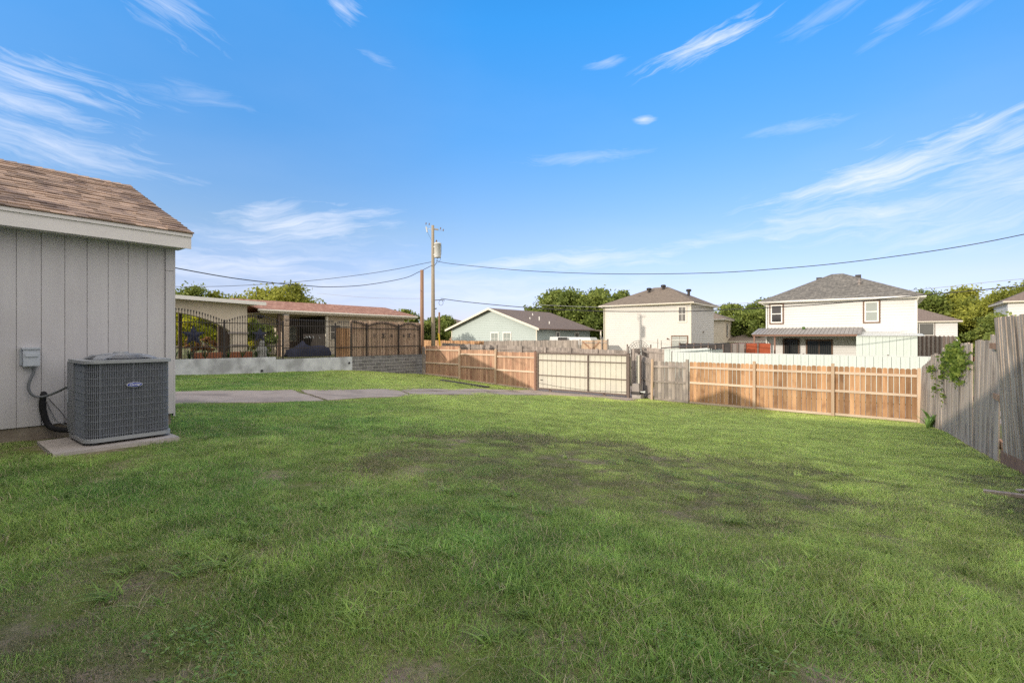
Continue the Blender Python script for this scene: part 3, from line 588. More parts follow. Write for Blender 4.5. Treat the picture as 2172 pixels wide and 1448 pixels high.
bd.prism([(AX1 + .004, by + .073 * math.cos(R(a)), bz + .026 * math.sin(R(a))) for a in range(0, 360, 12)], (.010, 0, 0)); badge = bd.build('badge', 'badge_white', ac)
bd = MB(); bd.prism([(AX1 + .0145, by + .068 * math.cos(R(a)), bz + .022 * math.sin(R(a))) for a in range(0, 360, 12)], (.002, 0, 0)); bd.build('badge_face', 'badge_blue', badge)
tcv = bpy.data.curves.new('t', 'FONT'); tcv.body = 'Carrier'; tcv.size = .034; tcv.align_x = 'CENTER'; tcv.align_y = 'CENTER'; tcv.shear = .35; tcv.extrude = .0006; tcv.offset = .0006
tob = bpy.data.objects.new('t', tcv); COL.objects.link(tob); bpy.context.view_layer.update()
tme = bpy.data.meshes.new_from_object(tob.evaluated_get(bpy.context.evaluated_depsgraph_get())); bpy.data.objects.remove(tob)
tme.materials.clear(); tme.materials.append(M['badge_white']); lt = bpy.data.objects.new('badge_lettering', tme); COL.objects.link(lt); lt.parent = badge
lt.location = Vector((AX1 + .0175, by, bz)) - ORG[ac.name]; lt.rotation_euler = (R(90), 0, R(90))

db = thing('disconnect_box', 'small grey electrical disconnect box on the siding left of the condenser', 'electrical box', (XW, 1.05, 1.03))
b = MB(); b.box(XW, XW + .085, .975, 1.115, .925, 1.115); b.build('enclosure', 'box_metal', db)
b = MB(); b.box(XW, XW + .10, .965, 1.12, 1.116, 1.135); b.box(XW + .086, XW + .098, .99, 1.10, 1.03, 1.07); b.build('cover', 'box_metal', db)
b = MB(); b.box(XW, XW + .012, .955, .974, .93, 1.12); b.box(XW, XW + .08, .9765, 1.1135, .915, .9245); b.build('hinge_plate', 'box_metal', db)
cv = MB(); pts = [(XW + .05, 1.07, .93), (XW + .05, 1.065, .84), (XW + .06, 1.035, .76), (XW + .07, 1.02, .68), (XW + .075, 1.035, .61), (XW + .08, 1.075, .565), (XW + .09, 1.13, .555), (XW + .13, 1.19, .575), (XW + .20, 1.255, .615), (XW + .30, 1.30, .66), (XW + .36, 1.325, .68)]
def smooth_pts(p, n=5):
    p = [Vector(x) for x in p]; o = []
    for i in range(len(p) - 1):
        a, b_, c, d = p[max(i - 1, 0)], p[i], p[i + 1], p[min(i + 2, len(p) - 1)]
        for k in range(n): t = k / n; o.append(.5 * (2 * b_ + (c - a) * t + (2 * a - 5 * b_ + 4 * c - d) * t * t + (-a + 3 * b_ - 3 * c + d) * t ** 3))
    return o + [p[-1]]
cv.tube(smooth_pts(pts), .0135, 12); tag(cv.build('conduit', 'conduit_grey', origin=(XW + .05, 1.1, .6), smooth=True), 'grey flexible conduit drooping from the electrical box to the condenser', 'conduit')
cv = MB(); cv.tube(smooth_pts([(XW - .05, 1.17, .60), (XW + .03, 1.15, .56), (XW + .05, 1.14, .47), (XW + .055, 1.15, .36), (XW + .07, 1.165, .28), (XW + .10, 1.19, .21), (XW + .16, 1.23, .17), (XW + .25, 1.29, .16), (XW + .36, 1.34, .165)]), [.03] * 10 + [.033] * 10 + [.03] * 21, 14)
tag(cv.build('refrigerant_line', 'black_foam', origin=(XW + .05, 1.15, .3), smooth=True), 'thick black foam wrapped pipe curving from the wall hole to the condenser', 'pipe')
cv = MB(); cv.tube(smooth_pts([(XW - .02, 1.19, .55), (XW + .03, 1.23, .47), (XW + .05, 1.30, .36), (XW + .10, 1.34, .27), (XW + .34, 1.36, .2)]), .0035, 6); cv2 = cv
tag(cv2.build('control_wire', 'cable', origin=(XW, 1.2, .4)), 'thin dark wire sagging from the wall hole across the siding', 'wire')
cv = MB(); cv.tube(smooth_pts([(XW - .02, 1.18, .52), (XW + .03, 1.20, .42), (XW + .05, 1.23, .33), (XW + .10, 1.27, .24), (XW + .34, 1.33, .21)]), .0045, 6)
tag(cv.build('copper_line', 'conduit_grey', origin=(XW, 1.2, .35)), 'thin grey line between the black pipe and the dark wire', 'pipe')

# ------------------------------------------------------------------ fences
def pickets(mb, p, q, zb0, zt0, zb1, zt1, w=.14, gap=.008, th=.018, dog=True, jit=.012, lean=0.):
    """vertical boards from p to q (plan points); bottoms and tops run linearly"""
    p = Vector((*p, 0)); q = Vector((*q, 0)); d = q - p; ln = d.length; d.normalize(); nrm = Vector((-d.y, d.x, 0)); n = max(1, int(ln / (w + gap))); st = ln / n
    for k in range(n):
        t0 = k * st; t = (t0 + st / 2) / ln; zb_ = zb0 + (zb1 - zb0) * t + rnd(-jit, jit) * .6; zt_ = zt0 + (zt1 - zt0) * t + rnd(-jit, jit)
        a = p + d * (t0 + rnd(0, .003)); b_ = p + d * (t0 + st - gap - rnd(0, .003)); off = nrm * rnd(-.003, .003); tip = d * rnd(-.004, .004) + nrm * lean
        a = a + off; b_ = b_ + off; ch = .03
        prof = [(0, zb_), (1, zb_), (1, zt_ - ch), (.75, zt_), (.25, zt_), (0, zt_ - ch)] if dog else [(0, zb_), (1, zb_), (1, zt_), (0, zt_)]
        pts = []
        for u, z in prof:
            r = a.lerp(b_, u) + tip * ((z - zb_) / max(.1, zt_ - zb_)); pts.append((r.x, r.y, z))
        mb.prism(pts, nrm * th, rnd())
class Rails:
    """collects rails and builds each as a part of its own"""
    def __init__(s): s.r = []
    def one(s, p, q, w, t): m = MB(); m.bar(p, q, w, t, rnd()); s.r.append(m)
    def build(s, name, mat, parent):
        for m in s.r: m.build(name, mat, parent)
def fence_rails(mb, p, q, zs0, zs1, off, w=.04, t=.085):
    p = Vector((*p, 0)); q = Vector((*q, 0)); d = (q - p).normalized(); nrm = Vector((d.y, -d.x, 0))
    for z0, z1 in zip(zs0, zs1):
        a = p + nrm * off; b_ = q + nrm * off
        if isinstance(mb, Rails): mb.one((a.x, a.y, z0), (b_.x, b_.y, z1), w, t)
        else: mb.bar((a.x, a.y, z0), (b_.x, b_.y, z1), w, t, rnd())
def post(parent, x, y, z0, z1, s=.09, mat='wood_tan', name='post'):
    m = MB(); m.box(x - s / 2, x + s / 2, y - s / 2, y + s / 2, z0, z1, rnd()); return m.build(name, mat, parent)
FY = 21.4
bf = thing('wood_fence', 'orange brown picket fence seen from its rail side between grey panel and leaning fence', 'fence', (-2.9, FY, -1.65))
xs = [-6.75, -4.14, -1.50, .93]
for k in range(3):
    a, b_ = xs[k], xs[k + 1]; m = MB(); pickets(m, (a + .03, FY), (b_ - .03, FY), -1.60, .20, -1.60, .19, gap=.012)
    pn = m.build('picket_panel', 'wood_new', bf)
    r = Rails(); fence_rails(r, (a + .05, FY - .002), (b_ - .05, FY - .002), [-.04, -.70, -1.56], [-.05, -.72, -1.575], .022); r.build('rail', 'rail_wood', bf)
for x in xs[1:3]: post(bf, x, FY - .06, -1.75, .30, .10)
post(bf, xs[3] + .005, FY - .05, -1.75, .22, .09)
gf = thing('wood_fence', 'weathered grey picket fence panel between the orange fence and the gate', 'fence', (-7.6, FY, -1.63))
m = MB(); pickets(m, (-8.30, FY), (-6.85, FY), -1.60, .18, -1.60, .19, gap=.01); m.build('picket_panel', 'wood_grey', gf)
r = Rails(); fence_rails(r, (-8.28, FY - .002), (-6.86, FY - .002), [-.05, -.73, -1.52], [-.05, -.73, -1.54], .022); r.build('rail', 'wood_grey', gf)
post(gf, -6.80, FY - .06, -1.75, .30, .11, 'wood_grey'); m = MB(); m.tube([(-8.38, FY - .08, -1.75), (-8.36, FY - .08, .28)], .06, 12, rnd()); m.build('post', 'wood_tan', gf)
df = thing('wood_fence', 'short dark grey fence return behind the gate motor', 'fence', (-9.2, 22, -1.6))
m = MB(); pickets(m, (-9.75, 22.6), (-8.42, 21.52), -1.60, .52, -1.60, .24, gap=.008); m.build('picket_panel', 'wood_grey', df)
r = Rails(); fence_rails(r, (-9.72, 22.57), (-8.44, 21.52), [.25, -.62, -1.5], [-.0, -.75, -1.52], .022); r.build('rail', 'wood_grey', df)
post(df, -9.82, 22.62, -1.75, .72, .11, 'wood_grey')
lf = thing('wood_fence', 'brown picket fence in three stepped panels between block wall and sliding gate', 'fence', (-19, FY, -1.4))
for (a, b_, z0, z1, z2, z3, rl) in [(-23.55, -20.5, -1.14, .73, -1.26, .74, (.48, -.35, -1.08)), (-20.42, -17.65, -1.30, .52, -1.42, .55, (.26, -.50, -1.30)), (-17.57, -14.80, -1.42, .45, -1.55, .46, (.18, -.58, -1.42))]:
    m = MB(); pickets(m, (a, FY), (b_, FY), z0, z1, z2, z3, gap=.006); m.build('picket_panel', 'wood_brown', lf)
    r = Rails(); fence_rails(r, (a, FY - .002), (b_, FY - .002), rl, (rl[0], rl[1] - .02, rl[2] - .1), .022); r.build('rail', 'rail_wood', lf)
post(lf, -23.68, FY - .05, -1.3, .66, .14, 'wood_grey')
for x, z in ((-20.46, .62), (-17.61, .60), (-14.78, .48)): post(lf, x, FY - .06, -1.7, z, .11)
# sliding gate
gt = thing('sliding_gate', 'wide beige sheet panel sliding gate in a dark steel frame with wheels', 'gate', (-12, FY - .25, -1.6))
GY0 = FY - .22; GA, GB = -14.52, -9.52
m = MB(); x = GA
while x < GB - .01:
    x2 = min(x + .278, GB); m.box(x, x2 - .016, GY0, GY0 + .012, -1.42, .40); x = x2
m.box(GA, GB, GY0 + .04, GY0 + .045, -1.42, .40); m.build('gate_panel', 'gate_panel', gt)
m = MB()
for z, h_ in ((.40, .07), (-1.46, .07)): m.box(GA - .06, GB + .04, GY0 - .06, GY0 - .003, z, z + h_)
for z in (.07, -.72): m.box(GA + .02, GB - .04, GY0 - .05, GY0 - .002, z - .022, z + .022)
for x in (GA - .03, GA + 2.96, GB + .01): m.box(x - .03, x + .03, GY0 - .062, GY0 - .001, -1.4, .41)
m.build('gate_frame', 'gate_steel', gt)
m = MB(); m.tube(smooth_pts([(GA, GY0 - .075, -1.14), (GA + 1.5, GY0 - .08, -1.27), (GA + 3.2, GY0 - .08, -1.33), (GB, GY0 - .075, -1.28)]), .009, 6); m.build('drive_chain', 'iron', gt)
for x in (GA + .75, GA + 3.85): m = MB(); m.tube([(x, GY0 - .06, -1.50), (x, GY0 + .0, -1.50)], .075, 16); m.build('wheel', 'gate_steel', gt)
m = MB(); m.box(GA + .12, GA + .25, GY0 - .04, GY0 - .001, -.99, -.96); m.build('handle', 'iron', gt)
gp = thing('gate_post', 'rusty brown steel post at the left end of the gate', 'post', (-14.66, GY0 - .05, -1.65))
m = MB(); m.box(-14.72, -14.61, GY0 - .16, GY0 - .07, -1.75, .52); m.build('shaft', 'rust_post', gp); m = MB(); m.lathe([(.07, .52), (.05, .56), (0, .60)], -14.665, GY0 - .115, 8); m.build('cap', 'gate_steel', gp)
gp = thing('gate_post', 'dark steel post at the right end of the gate beside the motor', 'post', (-9.42, GY0 - .1, -1.6))
m = MB(); m.box(-9.45, -9.33, GY0 - .20, GY0 - .08, -1.75, .50); m.build('shaft', 'gate_steel', gp); m = MB(); m.box(-9.47, -9.31, GY0 - .22, GY0 - .06, .50, .53); m.build('cap', 'gate_steel', gp)
gm = thing('gate_motor', 'pale gate opener box on a concrete block between the gate and the grey fence', 'gate motor', (-9.1, GY0 + .2, -1.62))
m = MB(); m.box(-9.28, -8.86, GY0 + .0, GY0 + .4, -1.7, -1.38); m.build('concrete_block', 'concrete', gm)
m = MB(); m.box(-9.32, -8.90, GY0 - .03, GY0 + .36, -1.378, -1.24); m.build('base', 'charcoal_panel', gm)
m = MB(); m.hexa([(-9.30, GY0 - .02, -1.238), (-8.92, GY0 - .02, -1.238), (-8.92, GY0 + .34, -1.238), (-9.30, GY0 + .34, -1.238), (-9.27, GY0 + .02, -.88), (-8.96, GY0 + .02, -.88), (-8.96, GY0 + .32, -.88), (-9.27, GY0 + .32, -.88)]); m.build('housing', 'taupe_panel', gm)
m = MB(); m.tube([(-8.91, GY0 + .1, -1.25), (-8.72, GY0 + .1, -1.25)], .03, 10); m.lathe([(.05, -1.28), (.05, -1.20)], -8.72, GY0 + .1, 12); m.build('release_lever', 'galv', gm)
bp_ = thing('gate_guide_post', 'pale beige square steel post standing above the gate motor', 'post', (-9.15, GY0 + .45, -1.6))
m = MB(); m.box(-9.24, -9.09, GY0 + .41, GY0 + .55, -1.7, .42); m.build('shaft', 'gate_panel', bp_); m = MB(); m.box(-9.07, -9.02, GY0 + .42, GY0 + .48, -1.6, .44); m.build('guide_rail', 'gate_steel', bp_)

# right-hand weathered fence, leaning, stepped top
wf = thing('wood_fence', 'weathered silver grey board fence with uneven stepped top and hanging vine', 'fence', (1.2, 15, -1))
def fx(y): return .97 + (21.15 - y) * .04
segs = [(21.30, 18.7, .24, .66), (18.7, 16.4, .76, .80), (16.3, 14.2, .98, 1.05), (14.15, 12.4, 1.10, 1.15), (12.35, 11.1, 1.19, 1.22), (11.05, 10.42, 1.30, 1.27)]
for y0, y1, z0, z1 in segs:
    m = MB(); pickets(m, (fx(y0), y0), (fx(y1), y1), gh(fx(y0), y0) + .04, z0, gh(fx(y1), y1) + .03, z1, w=.138, gap=.003, th=-.018, dog=False, jit=.022, lean=rnd(-.03, .05)); m.build('board_panel', 'wood_silver', wf)
    r = Rails(); fence_rails(r, (fx(y0), y0), (fx(y1), y1), [z0 - .3, z0 - 1.05, gh(fx(y0), y0) + .25], [z1 - .3, z1 - 1.05, gh(fx(y1), y1) + .25], -.045); r.build('rail', 'wood_brown', wf)
for y in (18.6, 16.2, 14.1, 12.3): post(wf, fx(y) + .12, y, gh(fx(y), y) - .1, .8, .09, 'wood_grey')
nf = thing('wood_fence', 'tall leaning grey board fence panel nearest the camera with a gap beside it', 'fence', (1.45, 8, -.5))
m = MB()
y = 10.08
while y > 4.2:
    z1 = 1.55 + (10.4 - y) * -.012 + rnd(-.012, .012); zb_ = gh(1.45, y) + .16; x0 = 1.385 + (10.4 - y) * .035; dx_ = -.10 + rnd(-.006, .006)
    w = .138
    m.hexa([(x0, y - w, zb_), (x0 + .018, y - w, zb_), (x0 + .018, y, zb_), (x0, y, zb_), (x0 + dx_, y - w + .02, z1), (x0 + dx_ + .018, y - w + .02, z1), (x0 + dx_ + .018, y + .02, z1), (x0 + dx_, y + .02, z1)], rnd()); y -= w + .004
m.build('board_panel', 'wood_silver', nf)
r = Rails()
for z in (1.12, .33, -.38): r.one((1.43 - .1 * (z + .5) / 2, 10.75, z), (1.66 - .1 * (z + .5) / 2, 4.2, z - .02), .04, .09)
r.build('rail', 'wood_brown', nf); r = MB(); r.bar((1.40, 10.25, gh(1.4, 10.2) + .11), (1.60, 4.3, gh(1.6, 4.3) + .11), .03, .2, .5); r.build('kick_board', 'rust_post', nf)
for y in (10.16, 7.5, 5.1): post(nf, 1.62 + (10.4 - y) * .035, y, gh(1.6, y) - .1, 1.3, .09, 'wood_brown')

# boards lying on the grass
def plank(p, q, w, t, mat, label, name='plank'):
    m = MB(); p = (*p, gh(*p) + t / 2 + .012); q = (*q, gh(*q) + t / 2 + .03); m.bar(p, q, w, t, rnd()); return tag(m.build(name, mat, origin=p), label, 'plank')
plank((.83, 7.08), (1.62, 7.0), .08, .03, 'wood_silver', 'grey weathered board lying in the grass beside the leaning fence')
plank((-19.6, 18.9), (-16.3, 19.1), .35, .05, 'charcoal_panel', 'dark flat board lying on the lawn before the brown fence')
plank((1.15, 7.5), (1.6, 7.75), .06, .02, 'wood_grey', 'small broken board in the grass at the fence foot')

# ------------------------------------------------------------------ retaining wall and iron fence of the neighbour
rw = thing('retaining_wall', 'low grey concrete retaining wall below the iron fence', 'wall', (-24.1, 12, -.5))
m = MB()
m.hexa([(-24.2, 5.6, -.7), (-24.0, 5.6, -.7), (-24.0, 11.9, -.8), (-24.2, 11.9, -.8), (-24.2, 5.6, .33), (-24.0, 5.6, .33), (-24.0, 11.9, .285), (-24.2, 11.9, .285)])
m.hexa([(-24.2, 11.91, -.8), (-24.0, 11.91, -.8), (-24.0, 16.25, -.9), (-24.2, 16.25, -.9), (-24.2, 11.91, .16), (-24.0, 11.91, .16), (-24.0, 16.25, .16), (-24.2, 16.25, .16)])
m.build('wall', 'plaster_wall', rw)
m = MB(); m.tube([(-24.02, 11.2, -.36), (-23.96, 11.2, -.36)], .06, 12); m.tube([(-24.02, 16.05, -.18), (-23.96, 16.05, -.18)], .06, 12); m.build('drain_hole', 'cable', rw)
bw = thing('block_wall', 'dark grey cinder block wall with pale mortar below the plank fence', 'wall', (-24.1, 19, -.8))
m = MB(); m.box(-24.19, -24.01, 16.26, 21.9, -1.7, .168); m.build('mortar_core', 'mortar', bw)
m = MB()
for r_ in range(9):
    z = .18 - .2 * (r_ + 1); y = 16.26 - (.2 if r_ % 2 else 0)
    while y < 21.85:
        a, b_ = max(y + .011, 16.271), min(y + .389, 21.9); 
        if b_ - a > .03: m.box(-24.2, -24.0, a, b_, z + .012, z + .188, rnd())
        y += .4
m.build('blocks', 'block_grey', bw)
# iron fence
IX = -24.1
ironf = thing('iron_fence', 'black wrought iron spear fence with arched bays on the grey retaining wall', 'iron fence', (IX, 11, .3))
def spear(mb, x, y, z):
    mb.lathe([(.009, z - .16), (.009, z - .13), (.026, z - .12), (.026, z - .10), (.010, z - .09), (.034, z - .06), (.0, z)], x, y, 6)
def bay(parent, y0, y1, zfun, base, step=.115, rails=(1.9, .8), sp=True, curved=False):
    m = MB(); n = round((y1 - y0) / step)
    for k in range(1, n):
        y = y0 + (y1 - y0) * k / n; zt_ = zfun((y - y0) / (y1 - y0)); m.box(IX - .009, IX + .009, y - .009, y + .009, base(y), zt_ - .1)
        if sp: spear(m, IX, y, zt_)
    m.build('spear_bars', 'iron', parent)
    for z in rails: m = MB(); m.box(IX - .014, IX + .014, y0, y1, z - .02, z + .02); m.build('rail', 'iron', parent)
    if curved:
        m = MB()
        p = [(IX, y0 + (y1 - y0) * t / 12, zfun(t / 12) - .13) for t in range(13)]
        for k in range(12): m.bar(p[k], p[k + 1], .03, .035)
        m.build('top_rail', 'iron', parent)
wt = lambda y: .30 if y < 11.9 else .16
arch = lambda lo, hi: (lambda t: lo + (hi - lo) * math.sin(math.pi * t))
for y0, y1, lo, hi in ((5.7, 9.56, 2.08, 2.55), (9.56, 12.3, 2.05, 2.38)): bay(ironf, y0, y1, arch(lo, hi), wt, rails=(1.93, .83))
for y in (5.7, 9.56, 12.3, 15.25):
    m = MB(); m.box(IX - .035, IX + .035, y - .035, y + .035, wt(y), 2.02); m.lathe([(.05, 2.02), (.05, 2.05), (.0, 2.10)], IX, y, 8); m.build('post', 'iron', ironf)
ig = thing('iron_gate', 'black wrought iron bar gate with level spear tops before the dark porch', 'gate', (IX, 13.8, .16))
bay(ig, 12.36, 15.2, lambda t: 2.22, wt, step=.10, rails=(1.86, .72)); 
ig2 = thing('iron_gate', 'narrow iron gate with spear tops backed by reddish boards', 'gate', (IX, 15.7, .16))
bay(ig2, 15.3, 16.2, lambda t: 2.2, wt, rails=(1.84, .7)); m = MB(); pickets(m, (IX - .04, 15.3), (IX - .04, 16.2), .18, 1.8, .18, 1.8, dog=False); m.build('board_panel', 'wood_new', ig2)
pf = thing('plank_fence', 'brown plank fence behind arched black iron bars on the block wall', 'fence', (IX, 19, .2))
for y0, y1 in ((16.22, 17.3), (17.34, 19.66), (19.7, 21.5)):
    m = MB(); pickets(m, (IX - .05, y0), (IX - .05, y1), .18, 2.26, .18, 2.22, w=.14, gap=.004, dog=False); m.build('plank_panel', 'wood_plank', pf)
bi = thing('iron_fence', 'black iron bars with curved top rails fixed before the brown planks', 'iron fence', (IX, 19, .2))
for y0, y1, lo, hi in ((16.25, 17.3, 2.28, 2.08), (17.3, 19.66, 0, 0), (19.66, 21.4, 0, 0)):
    bay(bi, y0, y1, (arch(2.02, 2.25) if hi == 0 else (lambda t: 2.28 - .22 * t * t)), lambda y: .18, rails=(1.80, .72), curved=True)
for y in (16.25, 17.3, 19.66, 21.42): m = MB(); m.box(IX - .035, IX + .035, y - .03, y + .03, .17, 2.1); m.build('post', 'iron', bi)
def plaque(y, z, s):
    m = MB()
    for k in range(4): zz = z + (k - 1.5) * s * .5; m.box(IX + .015, IX + .03, y - s * (.9 if k in (0, 3) else .5), y + s * (.9 if k in (0, 3) else .5), zz - s * .12, zz + s * .12)
    m.box(IX + .012, IX + .028, y - .012, y + .012, z - s, z + s); m.build('ornament', 'iron', bi)
for y, s in ((17.85, .09), (18.5, .15), (19.1, .09), (20.05, .09), (20.5, .14), (20.95, .07)): plaque(y, 1.38, s)

# ------------------------------------------------------------------ neighbour's ranch house and carport
rh = thing('ranch_house', 'low ranch house with red shingle roof, cream eave and open brick post porch', 'house', (-28, 18, .1))
EXn = -27.5; ZE = 2.86; RXn = -31.2; ZR = 3.62
m = MB(); gable_solid(m, 'y', 12.75, 24.1, EXn, 2 * RXn - EXn, ZE, ZR, RXn, .05); m.build('roof', 'roof_red', rh)
m = MB(); m.box(EXn - .03, EXn + .0, 12.75, 24.1, ZE - .21, ZE - .055); m.build('fascia', 'cream_trim', rh)
m = MB(); m.tube([(EXn + .06, 12.6, ZE - .08), (EXn + .06, 24.15, ZE - .10)], .065, 8); m.build('gutter', 'cream_trim', rh)
m = MB(); m.box(-34.8, EXn - .04, 12.8, 24.0, ZE - .23, ZE - .21); m.build('soffit', 'stucco_tan', rh)
m = MB(); m.box(-34.5, -28.3, 17.3, 23.6, -.4, ZE - .24); 
m.box(-34.5, -31.6, 15.7, 17.29, -.4, ZE - .24); m.prism([(-28.3, 23.55, ZE - .24), (-31.2, 23.55, ZR - .1), (-34.4, 23.55, ZE - .24)], (0, .05, 0))
m.build('wall', 'stucco_tan', rh)
for y in (18.6, 20.2, 21.8): m = MB(); m.box(-28.299, -28.27, y, y + .06, .3, ZE - .24); m.build('wall_batten', 'cream_trim', rh)

m = MB(); m.box(-31.598, -31.55, 15.72, 17.2, .1, 2.5); m.build('porch_wall', 'porch_brown', rh)
m = MB(); m.box(-31.5, -28.4, 17.24, 17.295, .0, ZE - .25); m.build('porch_wall', 'dark_inside', rh)  # dark sheet over the side wall; the deep porch's shade is its colour
m = MB(); m.box(-31.55, -31.5, 15.8, 16.15, .15, 2.2); m.build('door', 'dark_inside', rh)
window(rh, 'x+', -31.55, 16.2, 17.0, 1.0, 2.0, 'glass_pale', 'cream_trim')
window(rh, 'x+', -28.3, 17.5, 18.3, 1.1, 2.1, 'glass_grey', 'cream_trim')
def brick_col(parent, x0, x1, y0, y1, z0, z1, name='brick_column'):
    m = MB(); m.box(x0 + .006, x1 - .006, y0 + .006, y1 - .006, z0, z1); c = m.build(name, 'mortar', parent); m = MB(); z = z0; k = 0
    while z < z1 - .07:
        for (a, b_) in (((y0, y0 + .2), (y0 + .21, y1)) if k % 2 else ((y0, y0 + .1), (y0 + .11, y0 + .31))):
            m.box(x0, x1, a, min(b_, y1), z + .006, z + .066, rnd())
        z += .075; k += 1
    m.build('bricks', 'brick_tan', c)
brick_col(rh, -27.95, -27.62, 14.15, 14.47, 0, ZE - .24)
for y in (13.9, 16.95): m = MB(); m.box(-27.9, -27.78, y, y + .14, 0, ZE - .24); m.build('porch_post', 'porch_brown' if y < 15 else 'cream_trim', rh)
m = MB(); m.tube([(-28.3, 24.0, ZE - .25), (-28.25, 23.85, ZE - .5), (-28.25, 23.7, .2)], .04, 8); m.build('downspout', 'cream_trim', rh)
pl = thing('pendant_lamp', 'dark bowl lamp hanging under the porch soffit of the ranch house', 'lamp', (-27.9, 12.95, 2.5))
m = MB(); m.tube([(-27.9, 12.95, ZE - .235), (-27.9, 12.95, 2.5)], .02, 8); m.build('stem', 'iron', pl); m = MB(); m.lathe([(.18, 2.52), (.17, 2.42), (.10, 2.34), (0, 2.32)], -27.9, 12.95, 16); m.build('bowl', 'iron', pl)

cp = thing('carport', 'beige carport with white flat roof edge and wide arched opening', 'carport', (-26.8, 9, .1))
CX_ = -26.8
m = MB(); m.hexa([(-29.6, 2.0, 3.30), (-26.3, 2.0, 3.30), (-26.3, 12.45, 3.02), (-29.6, 12.45, 3.02), (-29.6, 2.0, 3.42), (-26.3, 2.0, 3.42), (-26.3, 12.45, 3.14), (-29.6, 12.45, 3.14)]); m.build('roof', 'white_trim', cp)
m = MB(); m.hexa([(-26.299, 2.0, 3.24), (-26.26, 2.0, 3.24), (-26.26, 12.5, 2.97), (-26.299, 12.5, 2.97), (-26.299, 2.0, 3.42), (-26.26, 2.0, 3.42), (-26.26, 12.5, 3.15), (-26.299, 12.5, 3.15)]); m.build('fascia', 'white_trim', cp)
# arched front wall as vertical strips with underside
ya, yb, ze_ = 4.2, 11.05, 1.40
def archz(y):
    t = (y - ya) / (yb - ya); t = min(max(t, 0), 1); return ze_ + (2.52 - ze_) * (1 - abs(2 * t - 1) ** 2.0) ** .72
m = MB(); N_ = 48
top = lambda y: 3.30 - (y - 2.0) * .0268 - .003
for k in range(N_):
    y0 = ya + (yb - ya) * k / N_; y1 = ya + (yb - ya) * (k + 1) / N_
    m.hexa([(CX_ - .35, y0, archz(y0)), (CX_, y0, archz(y0)), (CX_, y1, archz(y1)), (CX_ - .35, y1, archz(y1)), (CX_ - .35, y0, top(y0)), (CX_, y0, top(y0)), (CX_, y1, top(y1)), (CX_ - .35, y1, top(y1))])
m.hexa([(CX_ - .35, yb, 0), (CX_, yb, 0), (CX_, 11.75, 0), (CX_ - .35, 11.75, 0), (CX_ - .35, yb, top(yb)), (CX_, yb, top(yb)), (CX_, 11.75, top(11.75)), (CX_ - .35, 11.75, top(11.75))])
m.box(CX_ - .35, CX_, 2.1, ya, 0, 3.2)
m.build('arched_wall', 'stucco_tan', cp)
m = MB(); m.box(CX_, CX_ + .06, 10.8, 11.8, 1.45, 1.55); m.box(CX_, CX_ + .05, 10.85, 11.8, .82, .9)
m.build('wall_ledge', 'taupe_panel', cp)
for x, y in ((-29.5, 9.45), (-29.5, 6.2), (-29.5, 12.2)): m = MB(); m.box(x, x + .14, y, y + .14, -.1, 3.04); m.build('post', 'porch_brown', cp)
m = MB(); m.box(-29.5, -29.4, 11.35, 12.2, -.1, 2.75); m.build('side_screen', 'porch_brown', cp)

# ------------------------------------------------------------------ leaves, trees and plants
def leaf_mesh(name, mat, pts, size, parent=None, origin=None, vals=None, flat=0.):
    """pts: (n,3) leaf centres; each a bent two-triangle leaf cluster quad"""
    n = len(pts); d = rng.normal(size=(n, 3)); d[:, 2] *= (1 - flat); d /= np.linalg.norm(d, axis=1)[:, None]
    e = rng.normal(size=(n, 3)); e -= (e * d).sum(1)[:, None] * d; e /= np.linalg.norm(e, axis=1)[:, None]; f = np.cross(d, e)
    s = size * rng.uniform(.6, 1.35, n)[:, None]
    P = np.empty((n, 4, 3)); P[:, 0] = pts - e * s; P[:, 1] = pts + f * s * .55 + d * s * .15; P[:, 2] = pts + e * s; P[:, 3] = pts - f * s * .55 + d * s * .15
    o = ORG[parent.name] if parent is not None else Vector(origin); P = P.reshape(-1, 3) - np.array(o)[None]
    me = bpy.data.meshes.new(name); me.vertices.add(n * 4); me.vertices.foreach_set('co', P.ravel()); me.loops.add(n * 4); me.loops.foreach_set('vertex_index', np.arange(n * 4, dtype=np.int32)); me.polygons.add(n); me.polygons.foreach_set('loop_start', np.arange(0, n * 4, 4, dtype=np.int32)); me.update(calc_edges=True)
    at = me.attributes.new('v', 'FLOAT', 'FACE'); v = vals if vals is not None else rng.random(n); at.data.foreach_set('value', np.clip(v, 0, 1).astype(np.float32))
    me.materials.append(M[mat]); ob = bpy.data.objects.new(name, me); COL.objects.link(ob)
    if parent is not None: ob.parent = parent
    else: ob.location = o
    ORG[ob.name] = Vector(o); return ob
def crown_points(cx, cy, z0, z1, rx, ry, lobes, n):
    """leaf clumps gathered round many branch ends inside an uneven crown"""
    C = []; H = (z1 - z0) / 2; zc = (z0 + z1) / 2
    while len(C) < lobes:
        p = rng.normal(size=3); p /= np.linalg.norm(p); r = rng.uniform(.35, 1.0) ** .6
        q = p * r
        if q[2] < -.75: continue
        C.append((cx + q[0] * rx, cy + q[1] * ry, zc + q[2] * H * rng.uniform(.85, 1.05), rng.uniform(.5, 1.2)))
    C = np.array(C); k = rng.integers(0, lobes, n); rad = C[k, 3] * min(rx, H) * .36
    o = rng.normal(size=(n, 3)); o *= (.46 * rad)[:, None]; o[:, 2] *= .7
    P = C[k, :3] + o; vv = rng.random(lobes)[k] * .5 + rng.random(n) * .5
    return P, vv, C
